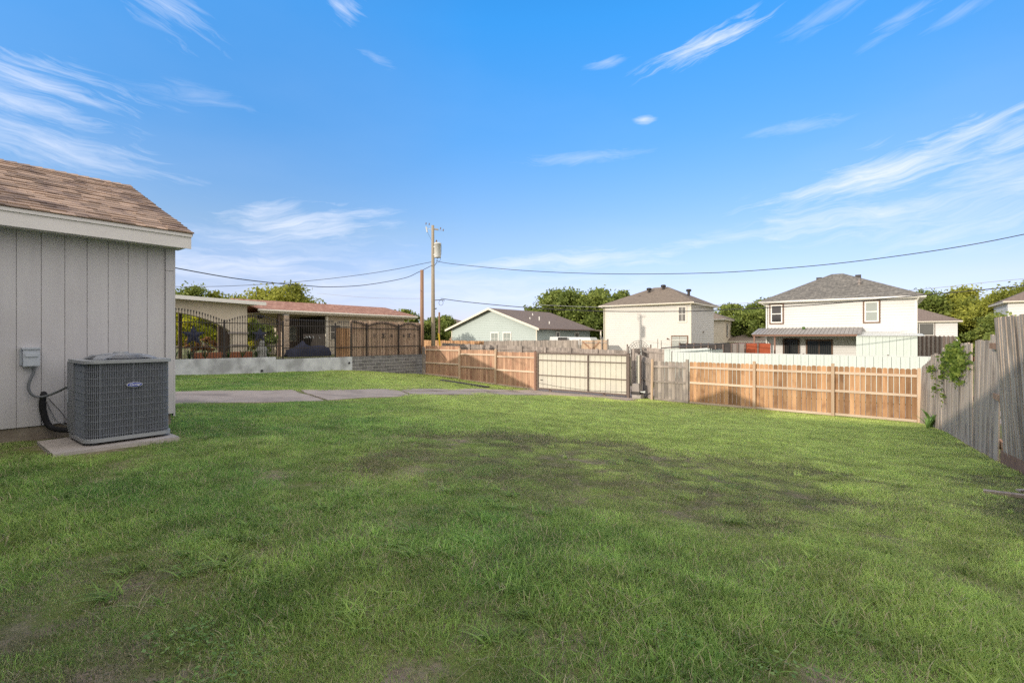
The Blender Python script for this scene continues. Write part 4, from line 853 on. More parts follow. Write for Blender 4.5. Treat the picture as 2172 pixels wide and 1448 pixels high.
def tree(x, y, zt, r, label, mat='leaf_green', lobes=34, n=7000, size=.22, trunk=.2, low=.25, group='trees beyond the fences', name='tree'):
    zg = gh(x, y); t = thing(name, label, 'tree', (x, y, zg), group)
    H = zt - zg; z0 = zg + H * low
    P, vv, C = crown_points(x, y, z0, zt, r, r, lobes, n)
    leaf_mesh('crown', mat, P, size, t, vals=vv)
    m = MB(); fork = zg + H * .38; m.tube([(x, y, zg - .1), (x + rnd(-.1, .1), y, zg + H * .2), (x + rnd(-.2, .2), y + rnd(-.2, .2), fork)], [trunk, trunk * .8, trunk * .6], 10)
    for c in C[:16]: m.tube([(x, y, fork - .1), ((x + c[0]) / 2 + rnd(-.3, .3), (y + c[1]) / 2, (fork + c[2]) / 2 + .2), tuple(c[:3])], [trunk * .4, trunk * .22, trunk * .07], 6)
    m.build('trunk', 'bark', t); return t

# grid positions of far things are taken from their bearing and distance from the yard
def at(bear, dist):   # bear = tangent of the compass angle from the yard axis, dist along it
    X = bear * dist; c, s = math.cos(YAW), math.sin(YAW); return X * c - dist * s, X * s + dist * c
TR = [(.085, 78, 9.2, 3.6, 'broad green tree behind the mint house roof, left of its pair', 'leaf_green', 40, 9000), (.165, 74, 9.1, 4.8, 'tallest dark green tree behind the mint house roof beside the cream house', 'leaf_green', 46, 12000), (.215, 80, 8.6, 3.6, 'green tree rising just left of the cream house roof', 'leaf_green', 36, 8000),
      (.445, 72, 5.9, 3.6, 'round green tree right of the cream two storey house', 'leaf_green', 38, 9000), (.50, 66, 5.3, 2.9, 'bushy tree filling the gap between the two tall houses', 'leaf_green', 34, 8000), (.525, 80, 8.2, 2.6, 'green tree touching the left wall of the white house', 'leaf_green', 28, 6000),
      (.865, 62, 7.2, 3.6, 'dark green tree just right of the grey hip roof', 'leaf_green', 34, 8000), (.925, 60, 7.0, 3.6, 'olive green tree behind the small white house', 'leaf_olive', 36, 9000), (.985, 56, 5.6, 3.3, 'low olive tree right of the small white house', 'leaf_olive', 30, 7500), (1.06, 50, 7.2, 3.2, 'tall yellow green tree behind the leaning fence', 'leaf_olive', 34, 8500), (1.0, 36, 2.8, 1.5, 'small dark bushy tree just beyond the weathered fence', 'leaf_green', 22, 4500),
      (-.69, 50, 7.2, 2.2, 'dark leafy tree top showing beside the grey siding over the carport', 'leaf_green', 24, 4500), (-.635, 52, 6.1, 2.6, 'yellowish tree over the carport roof', 'leaf_olive', 24, 4500), (-.565, 55, 6.3, 3.0, 'olive tree over the middle of the carport roof', 'leaf_olive', 24, 4500), (-.47, 47, 6.5, 2.9, 'lively green tree rising over the red roof', 'leaf_olive', 30, 6500), (-.225, 62, 4.6, 1.9, 'tree top peeking over the far end of the red roof', 'leaf_green', 22, 4000),
      (-.165, 68, 3.9, 2.6, 'green tree behind the two poles', 'leaf_green', 28, 5500), (-.135, 80, 4.7, 2.6, 'dark tree left of the mint house gable', 'leaf_green', 24, 4500), (-.09, 95, 4.3, 3.0, 'distant dark tree over the left slope of the mint roof', 'leaf_green', 20, 3500), (.26, 88, 3.6, 3.6, 'low tree behind the cream house corner', 'leaf_green', 22, 3500)]
for bear, dist, zt, r, lab, mt, lo, n in TR:
    x, y = at(bear, dist); tree(x, y, zt, r * 1.15, lab, mt, int(lo * 1.5), int(n * 2.2), size=.0032 * dist, low=.10)
# shrubs beside and behind the carport, lit by the low sun
def shrub(x, y, r, h, label, mat, n=1800, size=.11, group=None, name='shrub', z=None):
    zg = gh(x, y) if z is None else z; t = thing(name, label, 'shrub', (x, y, zg), group); P, vv, C = crown_points(x, y, zg + .1, zg + h, r, r, 16, n); leaf_mesh('foliage', mat, P, size, t, vals=vv)
    m = MB()
    for c in C[:7]: m.tube([(x + rnd(-.06, .06), y + rnd(-.06, .06), zg - .05), ((x + c[0]) / 2, (y + c[1]) / 2, (zg + c[2]) / 2), tuple(c[:3])], [.03, .02, .008], 5)
    m.build('stem', 'bark', t); return t
SH = [(-33.6, 10.3, 1.0, 3.0, 'golden green shrub glowing behind the carport arch, left of three', 'leaf_gold'), (-33.9, 11.7, 1.0, 3.2, 'golden green shrub glowing behind the carport arch, middle of three', 'leaf_gold'), (-33.6, 13.1, .9, 2.9, 'golden green shrub glowing behind the carport arch, right of three', 'leaf_gold'),
      (-31.0, 10.6, .45, 1.3, 'red flowering shrub under the carport arch beside the dark star', 'leaf_rust'), (-31.2, 11.5, .45, 1.15, 'orange flowering shrub under the carport arch near its right end', 'leaf_rust'),
      (-27.0, 12.45, .75, 2.1, 'dark leafy bush behind the iron gate post', 'leaf_green'), (-31.5, 13.9, .75, 2.3, 'sunlit bush seen through the porch opening', 'leaf_gold'), (-31.3, 14.9, .55, 1.3, 'yellow green potted bush under the porch edge', 'leaf_gold')]
for x, y, r, h_, lab, mt in SH: shrub(x, y, r, h_, lab, mt, 2400 if h_ > 2 else 1100, .10 if h_ > 2 else .06)
# strap leaf plants on the wall
def strap(x, y, z, n, h_, label, mat='leaf_strap', group=None, w=.03, name='strap_leaf_plant', spread=.45):
    t = thing(name, label, 'plant', (x, y, z), group); m = MB()
    for k in range(n):
        an = rnd(0, 2 * math.pi); hh = h_ * rnd(.6, 1.1); sp_ = spread * rnd(.3, 1); dx_, dy_ = math.cos(an), math.sin(an); px_, py_ = -dy_ * w / 2, dx_ * w / 2; v = rnd(); prev = None
        for j in range(6):
            u = j / 5; c = (x + dx_ * sp_ * u ** 1.6 * hh, y + dy_ * sp_ * u ** 1.6 * hh, z + hh * (u - .28 * u ** 3)); ww = (1 - u ** 2.2) + .03
            cur = [(c[0] - px_ * ww, c[1] - py_ * ww, c[2]), (c[0] + px_ * ww, c[1] + py_ * ww, c[2])]
            if prev: m.face([prev[0], prev[1], cur[1], cur[0]], v)
            prev = cur
    m.build('leaves', mat, t); return t
for i, (y, h_) in enumerate([(7.7, .75), (8.3, .8), (8.9, .7), (9.9, .65), (10.5, .8), (11.2, .75), (11.7, .6)]):
    strap(-24.45 - .1 * (i % 2), y, .2, 26, h_, 'dark strap leaf clump behind the iron bars, ' + ('nearest the grey house', 'second from the grey house', 'left of the tall iron post', 'right of the tall iron post', 'below the carport column', 'at the foot of the stone figure', 'right of the stone figure, shortest')[i], group='strap leaf clumps on the retaining wall', spread=.7)
strap(1.02, 17.6, gh(1.02, 17.6), 12, .75, 'broad bladed green weed at the foot of the weathered fence', 'leaf_weed', w=.09, name='weed', spread=.9)
strap(.93, 17.1, gh(.93, 17.1), 10, .45, 'small leafy weed growing against the weathered fence boards', 'leaf_weed', w=.07, name='weed', spread=.8)
# stars, statue, covered motorcycle, planters
def star(x, y, z, r, label, ph):
    t = thing('metal_star', label, 'ornament', (x, y, .16)); m = MB(); P = []
    for k in range(10): a = R(90 + 36 * k); rr = r if k % 2 == 0 else r * .42; P.append((x, y + rr * math.cos(a), z + rr * math.sin(a)))
    for k in range(10): m.face([P[k], P[(k + 1) % 10], (x + .07, y, z)]); m.face([P[(k + 1) % 10], P[k], (x - .03, y, z)])
    m.build('star', 'navy_cloth', t); m = MB(); m.tube([(x - .04, y, .1), (x - .04, y, z)], .03, 8); m.build('stand', 'iron', t)
star(-25.4, 8.75, 1.35, .52, 'large dark metal star behind the iron fence under the carport arch', 0)
star(-25.6, 11.85, 1.4, .42, 'dark metal star on a stand between carport column and gate post', 0)
st = thing('garden_statue', 'mottled grey stone garden figure behind the wall near the gate', 'statue', (-24.6, 11.55, .16))
m = MB(); m.lathe([(.24, .1), (.26, .3), (.22, .5), (.25, .66), (.16, .82), (.10, .88), (.14, .96), (.13, 1.06), (.0, 1.14)], -24.6, 11.5, 14)
m.v = [(x + rnd(-.03, .03), y + rnd(-.03, .03), z + rnd(-.02, .02)) for x, y, z in m.v]; m.build('figure', 'stone_grey', st, smooth=True); m = MB(); m.box(-24.86, -24.34, 11.22, 11.8, .1, .2); m.build('plinth', 'stone_grey', st)
mc = thing('covered_motorcycle', 'motorcycle under a dark navy cover parked on the porch behind iron bars', 'motorcycle', (-26.6, 15.0, .16))
m = MB(); prof = [(13.75, .25, .25), (13.85, .58, .30), (14.2, .68, .33), (14.55, .90, .34), (14.7, 1.08, .38), (14.85, .92, .36), (15.2, .74, .34), (15.7, .80, .33), (16.1, .76, .28), (16.35, .65, .26), (16.42, .3, .22)]
i0 = 0
for y, zt_, w_ in prof:
    for k in range(9):
        a = math.pi * k / 8; m.v.append((-26.6 + math.cos(a) * w_ * (1 + .15 * math.sin(k * 7 + y * 9)), y + rnd(-.03, .03), .17 + math.sin(a) ** .7 * (zt_ - .17)))
for j in range(len(prof) - 1):
    for k in range(8): q = j * 9 + k; m.f.append((q, q + 1, q + 10, q + 9)); m.c.append(.5)
m.build('cover', 'navy_cloth', mc, smooth=True); m = MB(); m.tube([(-26.2, 15.0, 1.22), (-26.5, 15.08, 1.32), (-26.9, 15.0, 1.22)], .025, 8); m.build('handlebar', 'galv', mc)
for x, y in ((-14.06, 15.45), (-14.16, 15.1), (-14, 15.8)):
    m = MB(); m.tube([(x - 12.6, y, 1.2), (x - 12.6, y - .05, 1.34)], .02, 6); m.build('mirror', 'galv', mc)
for y in (9.3, 10.7): 
    pt = thing('planter', 'terracotta trough planter behind the iron fence ' + ('near the star' if y < 10 else 'near the statue'), 'planter', (-25.2, y, .16)); m = MB(); m.hexa([(-25.4, y - .5, .16), (-25.05, y - .5, .16), (-25.05, y + .5, .16), (-25.4, y + .5, .16), (-25.45, y - .55, .55), (-25.0, y - .55, .55), (-25.0, y + .55, .55), (-25.45, y + .55, .55)]); m.build('trough', 'terracotta', pt)

# ------------------------------------------------------------------ garage beside the yard (out of view, its roof shades the brown fence)
gg = thing('detached_garage', 'detached garage with low gable roof standing behind the grey wing', 'garage', (-24.6, 1, 0))
m = MB(); m.box(-29.0, -20.2, -4, 4.6, -.4, 2.9); m.prism([(-20.3, 4.55, 2.9), (-24.6, 4.55, 4.35), (-28.9, 4.55, 2.9)], (0, .05, 0)); m.build('wall', 'siding_cream', gg)
m = MB(); gable_solid(m, 'y', -4.4, 5.0, -19.75, -29.45, 2.80, 4.50, -24.6, .1); m.build('roof', 'roof_brown', gg)
m = MB(); m.box(-23.6, -21.1, 4.601, 4.63, 0, 2.2); m.build('door', 'white_trim', gg)

# ------------------------------------------------------------------ alley-side fences
def plain_fence(label, p, q, zb0, zt0, zb1, zt1, mat='wood_grey', posts=(), rails=True, name='wood_fence', w=.14, pmat_='wood_grey', origin=None, dog=True):
    t = thing(name, label, 'fence', (p[0], p[1], zb0)); m = MB(); pickets(m, p, q, zb0, zt0, zb1, zt1, w=w, gap=.006, dog=dog, jit=.02); m.build('picket_panel', mat, t)
    if rails:
        r = Rails(); fence_rails(r, p, q, [zt0 - .25, (zt0 + zb0) / 2, zb0 + .2], [zt1 - .25, (zt1 + zb1) / 2, zb1 + .2], .022); r.build('rail', pmat_, t)
    for x, y, z in posts: post(t, x, y, zb0 - .1, z, .11, pmat_)
    return t
AY = 26.8
plain_fence('grey picket fence across the alley with short posts, behind the beige gate', (-27.6, AY), (-12.0, AY), -1.2, .83, -1.6, .50, posts=[(x, AY - .07, .86 - (x + 27.6) * .0212) for x in (-24.6, -22.0, -19.74, -17.79, -15.85, -13.97)] + [(-11.96, AY - .07, .74)])
plain_fence('dark grey fence turning away beside the metal fence', (-11.9, AY + .2), (-11.9, 28.4), -1.6, .58, -1.6, .62)
plain_fence('dark brown grey fence panels between alley fence and white shed', (-11.85, 28.5), (-10.1, 28.5), -1.6, .66, -1.6, .56)
plain_fence('long dark grey fence behind the alley fence below the mint house', (-44.5, 42), (-24.0, 42), -1.0, .80, -1.0, 1.02, dog=False, rails=False)
t = plain_fence('weathered grey wooden side gate beside the cream house', (-23.7, 42), (-20.9, 42), -1.0, 1.0, -1.0, 1.03, mat='wood_tan', name='wooden_gate', posts=[(-23.8, 41.9, 1.1), (-21.4, 41.9, 1.12), (-20.8, 41.9, 1.12)]); t['category'] = 'gate'
m = MB(); m.bar((-23.5, 41.96, .85), (-21.6, 41.96, -.7), .03, .12); m.bar((-21.7, 41.955, .85), (-23.4, 41.955, -.7), .03, .12); m.build('brace', 'wood_brown', t)
plain_fence('orange brown fence far behind the wooden pole', (-38.0, 34), (-29.5, 34), -1, 1.0, -1, .95, mat='wood_new', rails=False)
plain_fence('dark red brown fence left of the mint house', (-52, 52), (-40, 52), -1, 1.35, -1, 1.3, mat='wood_brown', rails=False)
# ribbed metal fence
def ribbed(m, x0, x1, y, z0, z1, step=.32, z1b=None, dep=.025):
    x = x0
    while x < x1 - .01:
        xb = min(x + step, x1); t = (x - x0) / (x1 - x0); zz = z1 + ((z1b if z1b is not None else z1) - z1) * t
        m.box(x, xb - .014, y - dep, y, z0, zz); m.box(x + .13, x + .16, y - dep - .01, y - dep - .0005, z0, zz - .01); x = xb
    m.box(x0, x1, y + .03, y + .04, z0, min(z1, z1b if z1b is not None else z1) - .02)
mf = thing('metal_fence', 'pale mint ribbed metal fence across the alley above the orange pickets', 'fence', (-4, AY, -1.6))
m = MB(); ribbed(m, -9.35, 1.75, AY, -1.6, .43, .31); m.build('ribbed_panel', 'mint_metal', mf)
m = MB(); m.box(-9.38, 1.8, AY - .032, AY + .02, .432, .46); m.build('top_rail', 'galv', mf); 
for x in (-9.42, -6.3, -3.1, .1): m = MB(); m.box(x, x + .07, AY + .021, AY + .09, -1.7, .5); m.build('post', 'gate_steel', mf)
ws = thing('metal_shed', 'small white ribbed shed with black sagging roof across the alley', 'shed', (-9.6, 28, -1.6))
m = MB(); ribbed(m, -10.15, -7.6, 27.75, -1.6, .60, .31, .66); m.box(-10.15, -7.6, 27.80, 30.4, -1.6, .56); m.build('wall', 'mint_metal', ws)
m = MB(); m.hexa([(-10.3, 27.6, .61), (-7.3, 27.6, .85), (-7.3, 30.6, .9), (-10.3, 30.6, .66), (-10.3, 27.6, .67), (-7.3, 27.6, .92), (-7.3, 30.6, .96), (-10.3, 30.6, .72)]); m.build('roof', 'charcoal_panel', ws)
m = MB(); m.bar((-9.6, 27.3, .50), (-7.6, 27.3, .66), .05, .07); m.build('brace', 'galv', ws)
def panel_fence(label, bears, dist, z0, z1, mat, step, name='panel_fence', posts='gate_steel'):
    a = Vector((*at(bears[0], dist), 0)); b_ = Vector((*at(bears[1], dist * bears[2] if len(bears) > 2 else dist), 0)); t = thing(name, label, 'fence', (a.x, a.y, z0)); d = (b_ - a); n = max(1, round(d.length / step)); nr = Vector((d.y, -d.x, 0)).normalized()
    m = MB(); m2 = MB()
    for k in range(n):
        p = a + d * (k / n); q = a + d * ((k + 1) / n); w_ = d / n * .06
        m.prism([(p.x, p.y, z0), (q.x, q.y, z0), (q.x, q.y, z1), (p.x, p.y, z1)], -nr * .03, rnd()); c = p + nr * .03; m2.box(c.x - .05, c.x + .05, c.y - .05, c.y + .05, z0, z1 + .05)
    m.build('panel', mat, t); m2.build('post_row', posts, t); return t
panel_fence('black sheet panel fence behind the mint metal fence', (.347, .452, .97), 36, -1.4, .82, 'charcoal_panel', .5)
panel_fence('taupe panels continuing the black panel fence', (.453, .48), 35, -1.4, .80, 'taupe_panel', .5)
panel_fence('rust red panel fence left of the white house', (.482, .535), 36, -1.4, .82, 'red_paint', 1.0)
panel_fence('dark blue green ribbed fence right of the metal shed', (.84, .92), 38, -1.4, 1.35, 'taupe_panel', .35)
lt_ = thing('lean_to', 'low rusty lean-to roof behind the black panel fence', 'shed', (*at(.46, 46), -1))
m = MB(); p0 = at(.435, 46); p1 = at(.50, 44); m.hexa([(p0[0], p0[1], .55), (p1[0], p1[1], .6), (p1[0] + 1, p1[1] + 3, .72), (p0[0] + 1, p0[1] + 3, .68), (p0[0], p0[1], .62), (p1[0], p1[1], .67), (p1[0] + 1, p1[1] + 3, .80), (p0[0] + 1, p0[1] + 3, .76)]); m.build('roof', 'rust_post', lt_)
m = MB()
for k in range(4): x = p0[0] + (p1[0] - p0[0]) * k / 3 + .05; y = p0[1] + (p1[1] - p0[1]) * k / 3 + .2; m.box(x, x + .09, y, y + .09, -1.3, .56)
m.build('post_row', 'rust_post', lt_)

# ------------------------------------------------------------------ cream two storey house
h2 = thing('two_storey_house', 'cream two storey house with taupe hip roof and three black roof vents', 'house', (-19.9, 53, -.9))
X0, X1, Y0, Y1, ZT = -24.6, -15.23, 48.86, 57.1, 4.62
m = MB(); m.box(X0 + .03, X1 - .03, Y0 + .03, Y1, -.9, ZT); lap_wall(m, 'y-', Y0 + .03, X0, X1, -.9, ZT); lap_wall(m, 'x+', X1 - .03, Y0, Y1, -.9, ZT); m.build('wall', 'siding_cream', h2)
m = MB(); m.box(X0 - .02, X0 + .1, Y0 - .02, Y0 + .02, -.9, ZT); m.box(X1 - .1, X1 + .02, Y0 - .02, Y0 + .02, -.9, ZT); m.box(X1 - .01, X1 + .022, Y0 + .021, Y0 + .12, -.9, ZT); m.build('corner_board', 'cream_trim', h2)
h2roof = hip_roof(h2, X0, X1, Y0, Y1, 4.78, 6.88, 'roof_taupe', .5, [(-20.6, 53.0), (-19.0, 53.0)], 'cream_trim')
for x, y, z in ((-20.6, 51.6, 6.3), (-19.25, 52.3, 6.62), (-16.6, 52.6, 6.0)):
    m = MB(); m.lathe([(.14, z - .25), (.14, z + .18), (.26, z + .2), (.28, z + .36), (.2, z + .44), (0, z + .46)], x, y, 14); m.build('roof_vent', 'iron', h2)
m = MB(); m.box(-21.4, -21.2, 50.6, 50.8, 5.7, 5.86); m.build('roof_jack', 'iron', h2)
window(h2, 'y-', Y0, -16.45, -15.68, 2.86, 4.36, 'glass_grey', 'white_trim', 'cream_trim', 2, 2, .08)
w = window(h2, 'y-', Y0, -17.12, -15.52, -.62, 1.42, 'glass_pale', 'brown_trim', 'brown_trim', 2, 1, .05, 'patio_door')
m = MB()
for k in range(15): x = -17.05 + k * .104; m.box(x - .012, x + .012, Y0 - .12, Y0 - .096, -.55, 1.36)
for z in (.3, 1.0): m.box(-17.1, -15.55, Y0 - .125, Y0 - .09, z - .02, z + .02)
m.build('security_bars', 'white_trim', w)
m = MB(); m.tube([(-17.6, Y0 - .02, 1.12), (-17.5, Y0 - .16, 1.18)], .05, 8); m.tube([(-17.5, Y0 - .02, 1.12), (-17.38, Y0 - .16, 1.1)], .05, 8); m.build('flood_light', 'brown_trim', h2)
m = MB(); m.tube([(X0 - .3, Y0 - .48, 4.65), (X0 - .06, Y0 - .1, 4.4), (X0 - .06, Y0 - .1, -.8)], .045, 8); m.tube([(X1 + .2, Y0 - .48, 4.65), (X1 + .05, Y0 - .08, 4.35), (X1 + .05, Y0 - .08, -.8)], .045, 8); m.build('downspout', 'cream_trim', h2)
m = MB(); m.box(X1 + .0, X1 + .1, 52.9, 53.1, 1.75, 1.95); m.build('wall_vent', 'taupe_panel', h2)
# wire dome structure in front of it
wd = thing('wire_arch', 'rusty wire hoop trellis standing before the cream house wall', 'trellis', (-18.4, 45, -.9))
m = MB()
for k in range(5):
    r_ = 1.2 - k * .18; m.tube([(-19.0 + r_ * math.cos(R(a)), 45 + k * .05, -.4 + r_ * 1.15 * math.sin(R(a))) for a in range(0, 181, 12)], .018, 5)
for a in range(15, 180, 15): m.tube([(-19.0 + .45 * math.cos(R(a)), 45.2, -.4 + .5 * math.sin(R(a))), (-19.0 + 1.2 * math.cos(R(a)), 45, -.4 + 1.38 * math.sin(R(a)))], .012, 4)
m.build('hoops', 'iron', wd); m = MB(); m.box(-20.25, -20.15, 44.95, 45.05, -1.1, .6); m.box(-17.85, -17.75, 44.95, 45.05, -1.1, .6); m.build('posts', 'gate_steel', wd)
for i, x in enumerate((-17.3, -16.95)):
    p = thing('stake', 'thin dark stake standing upright before the cream house, ' + ('left of two' if i == 0 else 'right of two'), 'stake', (x, 45.5, -1)); m = MB(); m.tube([(x, 45.5, -1.2), (x, 45.5, 1.15 - .15 * i)], .025, 6); m.build('shaft', 'gate_steel', p)

# ------------------------------------------------------------------ mint single storey house
h1 = thing('gable_house', 'pale mint single storey house with brown gable roof behind the fences', 'house', (-32.3, 43, -.4))
X0, X1, Y0, Y1 = -38.0, -26.64, 37.6, 49.4; mid = (X0 + X1) / 2; ZT = 2.25; sl1 = (4.28 - 2.2) / 6.2
Y0 = 42.6; Y1 = 54.4          # set back behind its own fence
dxs = 1.105                     # width and height grow with the set back
X0, X1 = -42.2, -29.45; mid = (X0 + X1) / 2; ZT = 2.35; ZRm = 4.65
topf = lambda u: ZT + (ZRm - .12 - ZT) * (1 - abs(u - mid) / ((X1 - X0) / 2))
m = MB(); m.box(X0 + .03, X1 - .03, Y0 + .03, Y1, -.8, ZT); m.prism([(X0 + .04, Y0 + .035, ZT), (mid, Y0 + .035, ZRm - .14), (X1 - .04, Y0 + .035, ZT)], (0, .1, 0)); lap_wall(m, 'y-', Y0 + .03, X0, X1, -.8, ZRm - .1, topf, step=.2); lap_wall(m, 'x+', X1 - .03, Y0, Y1, -.8, ZT, step=.2)
m.build('wall', 'siding_mint', h1)
m = MB(); gable_solid(m, 'y', Y0 - .5, Y1 + .5, X0 - .6, X1 + .6, ZT - .12, ZRm, mid, .1); m.build('roof', 'roof_brown', h1)
m = MB()
for e in (X0 - .62, X1 + .62): m.hexa([(e, Y0 - .56, ZT - .34), (e, Y0 - .505, ZT - .34), (mid, Y0 - .505, ZRm - .22), (mid, Y0 - .56, ZRm - .22), (e, Y0 - .56, ZT - .10), (e, Y0 - .505, ZT - .10), (mid, Y0 - .505, ZRm + .02), (mid, Y0 - .56, ZRm + .02)])
m.build('rake_board', 'cream_trim', h1)
m = MB(); m.box(X0 - .02, X0 + .11, Y0 - .02, Y0 + .02, -.8, ZT - .15); m.box(X1 - .11, X1 + .02, Y0 - .02, Y0 + .02, -.8, ZT - .05); m.build('corner_board', 'cream_trim', h1)
m = MB(); m.tube([(X1 + .66, Y0 - .5, ZT - .2), (X1 + .66, Y1 + .5, ZT - .2)], .06, 8); m.build('gutter', 'brown_trim', h1)
for a, b_ in ((-35.85, -34.75), (-34.05, -32.95)): window(h1, 'y-', Y0, a, b_, .45, 1.82, 'glass_pale', 'white_trim', 'white_trim', 2, 2, .07, mw=.03)
for a, b_ in ((50.6, 51.5), (46.4, 47.1)): window(h1, 'x+', X1, a, b_, .5 if a > 50 else 1.2, 1.85, 'glass_grey', 'white_trim', 'white_trim', 1, 1, .1)
for x, y, h_ in ((-33.8, 48, .25), (-31.8, 46.5, .45), (-30.6, 46.8, .3), (-32.2, 45.2, .2)): zz = ZRm - (x - mid) / ((X1 + .6) - mid) * (ZRm - ZT + .12); m = MB(); m.tube([(x, y, zz - .1), (x, y, zz + h_)], .06, 8); m.build('vent_pipe', 'white_trim', h1)
m = MB(); m.box(X1, X1 + 1.6, 54.5, 57.5, ZT - .25, ZT - .15); m.build('porch_roof', 'roof_brown', h1); m = MB(); m.box(X1 + 1.3, X1 + 1.45, 54.6, 54.75, -.8, ZT - .26); m.build('porch_post', 'cream_trim', h1)
bt = thing('stored_boat', 'white covered trailer roof showing over the fence beside the mint house', 'trailer', (-26.5, 44.5, -1))
m = MB(); m.hexa([(-28.6, 43.6, .2), (-28.6, 45.2, .2), (-23.4, 45.6, .5), (-23.4, 44.0, .5), (-28.5, 43.7, 1.35), (-28.5, 45.1, 1.35), (-23.9, 45.5, 1.28), (-23.9, 44.1, 1.28)]); m.build('shell', 'galv', bt)
m = MB(); m.box(-27.4, -26.3, 43.55, 43.66, .75, 1.28); m.build('window', 'glass_dark', bt); m = MB(); m.tube([(-27.5, 43.9, -.6), (-27.5, 45, -.6)], .35, 16); m.tube([(-25, 44.1, -.6), (-25, 45.2, -.6)], .35, 16); m.build('wheel_pair', 'cable', bt)

# ------------------------------------------------------------------ white two storey house
h3 = thing('two_storey_house', 'white two storey house with grey hip roof and metal patio awning', 'house', (-2.95, 49, -1.2))
X0, X1, Y0, Y1, ZT = -7.74, 1.84, 44.53, 54.6, 4.08
m = MB(); m.box(X0 + .03, X1 - .03, Y0 + .03, Y1, -1.3, ZT); lap_wall(m, 'y-', Y0 + .03, X0, X1, -1.3, ZT); lap_wall(m, 'x+', X1 - .03, Y0, Y1, -1.3, ZT); m.build('wall', 'siding_white', h3)
m = MB(); m.box(X0 - .02, X0 + .11, Y0 - .022, Y0 + .02, -1.2, ZT); m.box(X1 - .11, X1 + .02, Y0 - .022, Y0 + .02, -1.2, ZT); m.build('corner_board', 'white_trim', h3)
hip_roof(h3, X0, X1, Y0, Y1, 4.22, 6.66, 'roof_grey', .5, [(-3.55, 49.3), (-2.75, 49.3)], 'white_trim')
window(h3, 'y-', Y0, -7.40, -6.55, 2.45, 3.93, 'glass_dark', 'white_trim', 'brown_trim', 1, 2, .10, mw=.07, fwid=.09); window(h3, 'y-', Y0, -1.16, -.32, 2.42, 3.92, 'glass_pale', 'white_trim', 'brown_trim', 1, 2, .10, mw=.07, fwid=.09)
m = MB()
for x, y, z in ((-4.4, 48.6, 6.1), (-1.7, 48.9, 6.15)): m.box(x - .2, x + .2, y, y + .3, z, z + .28)
m.build('box_vent', 'iron', h3); m = MB(); m.lathe([(.10, 5.2), (.10, 5.55), (.17, 5.56), (.17, 5.62), (.1, 5.66), (.1, 5.8), (.16, 5.82), (0, 5.9)], -1.55, 46.6, 10); m.build('vent_pipe', 'taupe_panel', h3)
w = window(h3, 'y-', Y0, -6.42, -5.42, -.75, 1.12, 'glass_dark', 'iron', 'brown_trim', 1, 1, .08)
m = MB()
for k in range(9): x = -6.5 + k * .145; m.box(x - .012, x + .012, Y0 - .14, Y0 - .116, -.8, 1.2)
for z in (.95, -.15): m.box(-6.55, -5.3, Y0 - .145, Y0 - .11, z - .02, z + .02)
m.build('security_bars', 'iron', w)
w = window(h3, 'y-', Y0, -4.85, -3.2, -1.1, 1.05, 'glass_dark', 'brown_trim', 'brown_trim', 2, 1, .07, 'patio_door')
m = MB()
for k in range(12): x = -4.8 + k * .142; m.box(x - .01, x + .01, Y0 - .10, Y0 - .08, -1.0, 1.0)
m.build('security_bars', 'iron', w)
m = MB(); m.tube([(X0 - .3, Y0 - .48, 4.1), (X0 + .05, Y0 - .1, 3.8), (X0 + .05, Y0 - .1, -1.1)], .045, 8); m.tube([(X1 + .1, Y0 - .48, 4.1), (X1 - .02, Y0 - .1, 3.8), (X1 - .02, Y0 - .1, -1.1)], .045, 8); m.build('downspout', 'white_trim', h3)
aw = thing('patio_awning', 'grey corrugated metal patio awning on brown posts against the white house', 'awning', (-5, 43, -1.2))
m = MB(); x = -8.3
while x < -1.45:
    m.hexa([(x, 41.65, 1.50), (x + .25, 41.65, 1.50), (x + .25, Y0 - .06, 2.0), (x, Y0 - .06, 2.0), (x, 41.65, 1.515), (x + .25, 41.65, 1.515), (x + .25, Y0 - .06, 2.015), (x, Y0 - .06, 2.015)])
    m.hexa([(x + .22, 41.64, 1.516), (x + .27, 41.64, 1.516), (x + .27, Y0 - .07, 2.016), (x + .22, Y0 - .07, 2.016), (x + .23, 41.64, 1.56), (x + .26, 41.64, 1.56), (x + .26, Y0 - .07, 2.06), (x + .23, Y0 - .07, 2.06)]); x += .25
m.build('ribbed_roof', 'awning_metal', aw); m = MB(); m.box(-8.25, -1.5, 41.7, 41.8, 1.36, 1.498); m.build('beam', 'rust_post', aw)
for x in (-8.15, -6.75): m = MB(); m.box(x, x + .11, 41.9 if x > -7 else 41.7, 42.01 if x > -7 else 41.81, -1.3, 1.36); m.build('post', 'rust_post', aw)
ms = thing('metal_shed', 'pale ribbed metal shed with flat roof against the white house', 'shed', (0, 42.5, -1.2))
m = MB(); ribbed(m, -1.55, 1.75, 41.55, -1.3, 1.36, .37); m.box(-1.54, 1.74, 41.60, 44.4, -1.3, 1.33); m.build('wall', 'mint_metal', ms)
m = MB(); m.hexa([(-1.5, 41.4, 1.362), (2.1, 41.4, 1.362), (2.1, 44.4, 1.5), (-1.5, 44.4, 1.7), (-1.5, 41.4, 1.40), (2.1, 41.4, 1.40), (2.1, 44.4, 1.54), (-1.5, 44.4, 1.74)]); m.build('roof', 'galv', ms)
bl = thing('ball', 'small green ball lying on the patio awning roof', 'ball', (-5.0, 43.6, 1.9)); m = MB(); m.lathe([(0, 1.84), (.08, 1.86), (.13, 1.95), (.13, 2.0), (.08, 2.1), (0, 2.12)], -5.0, 43.9, 14); m.build('shell', 'leaf_weed', bl, smooth=True)

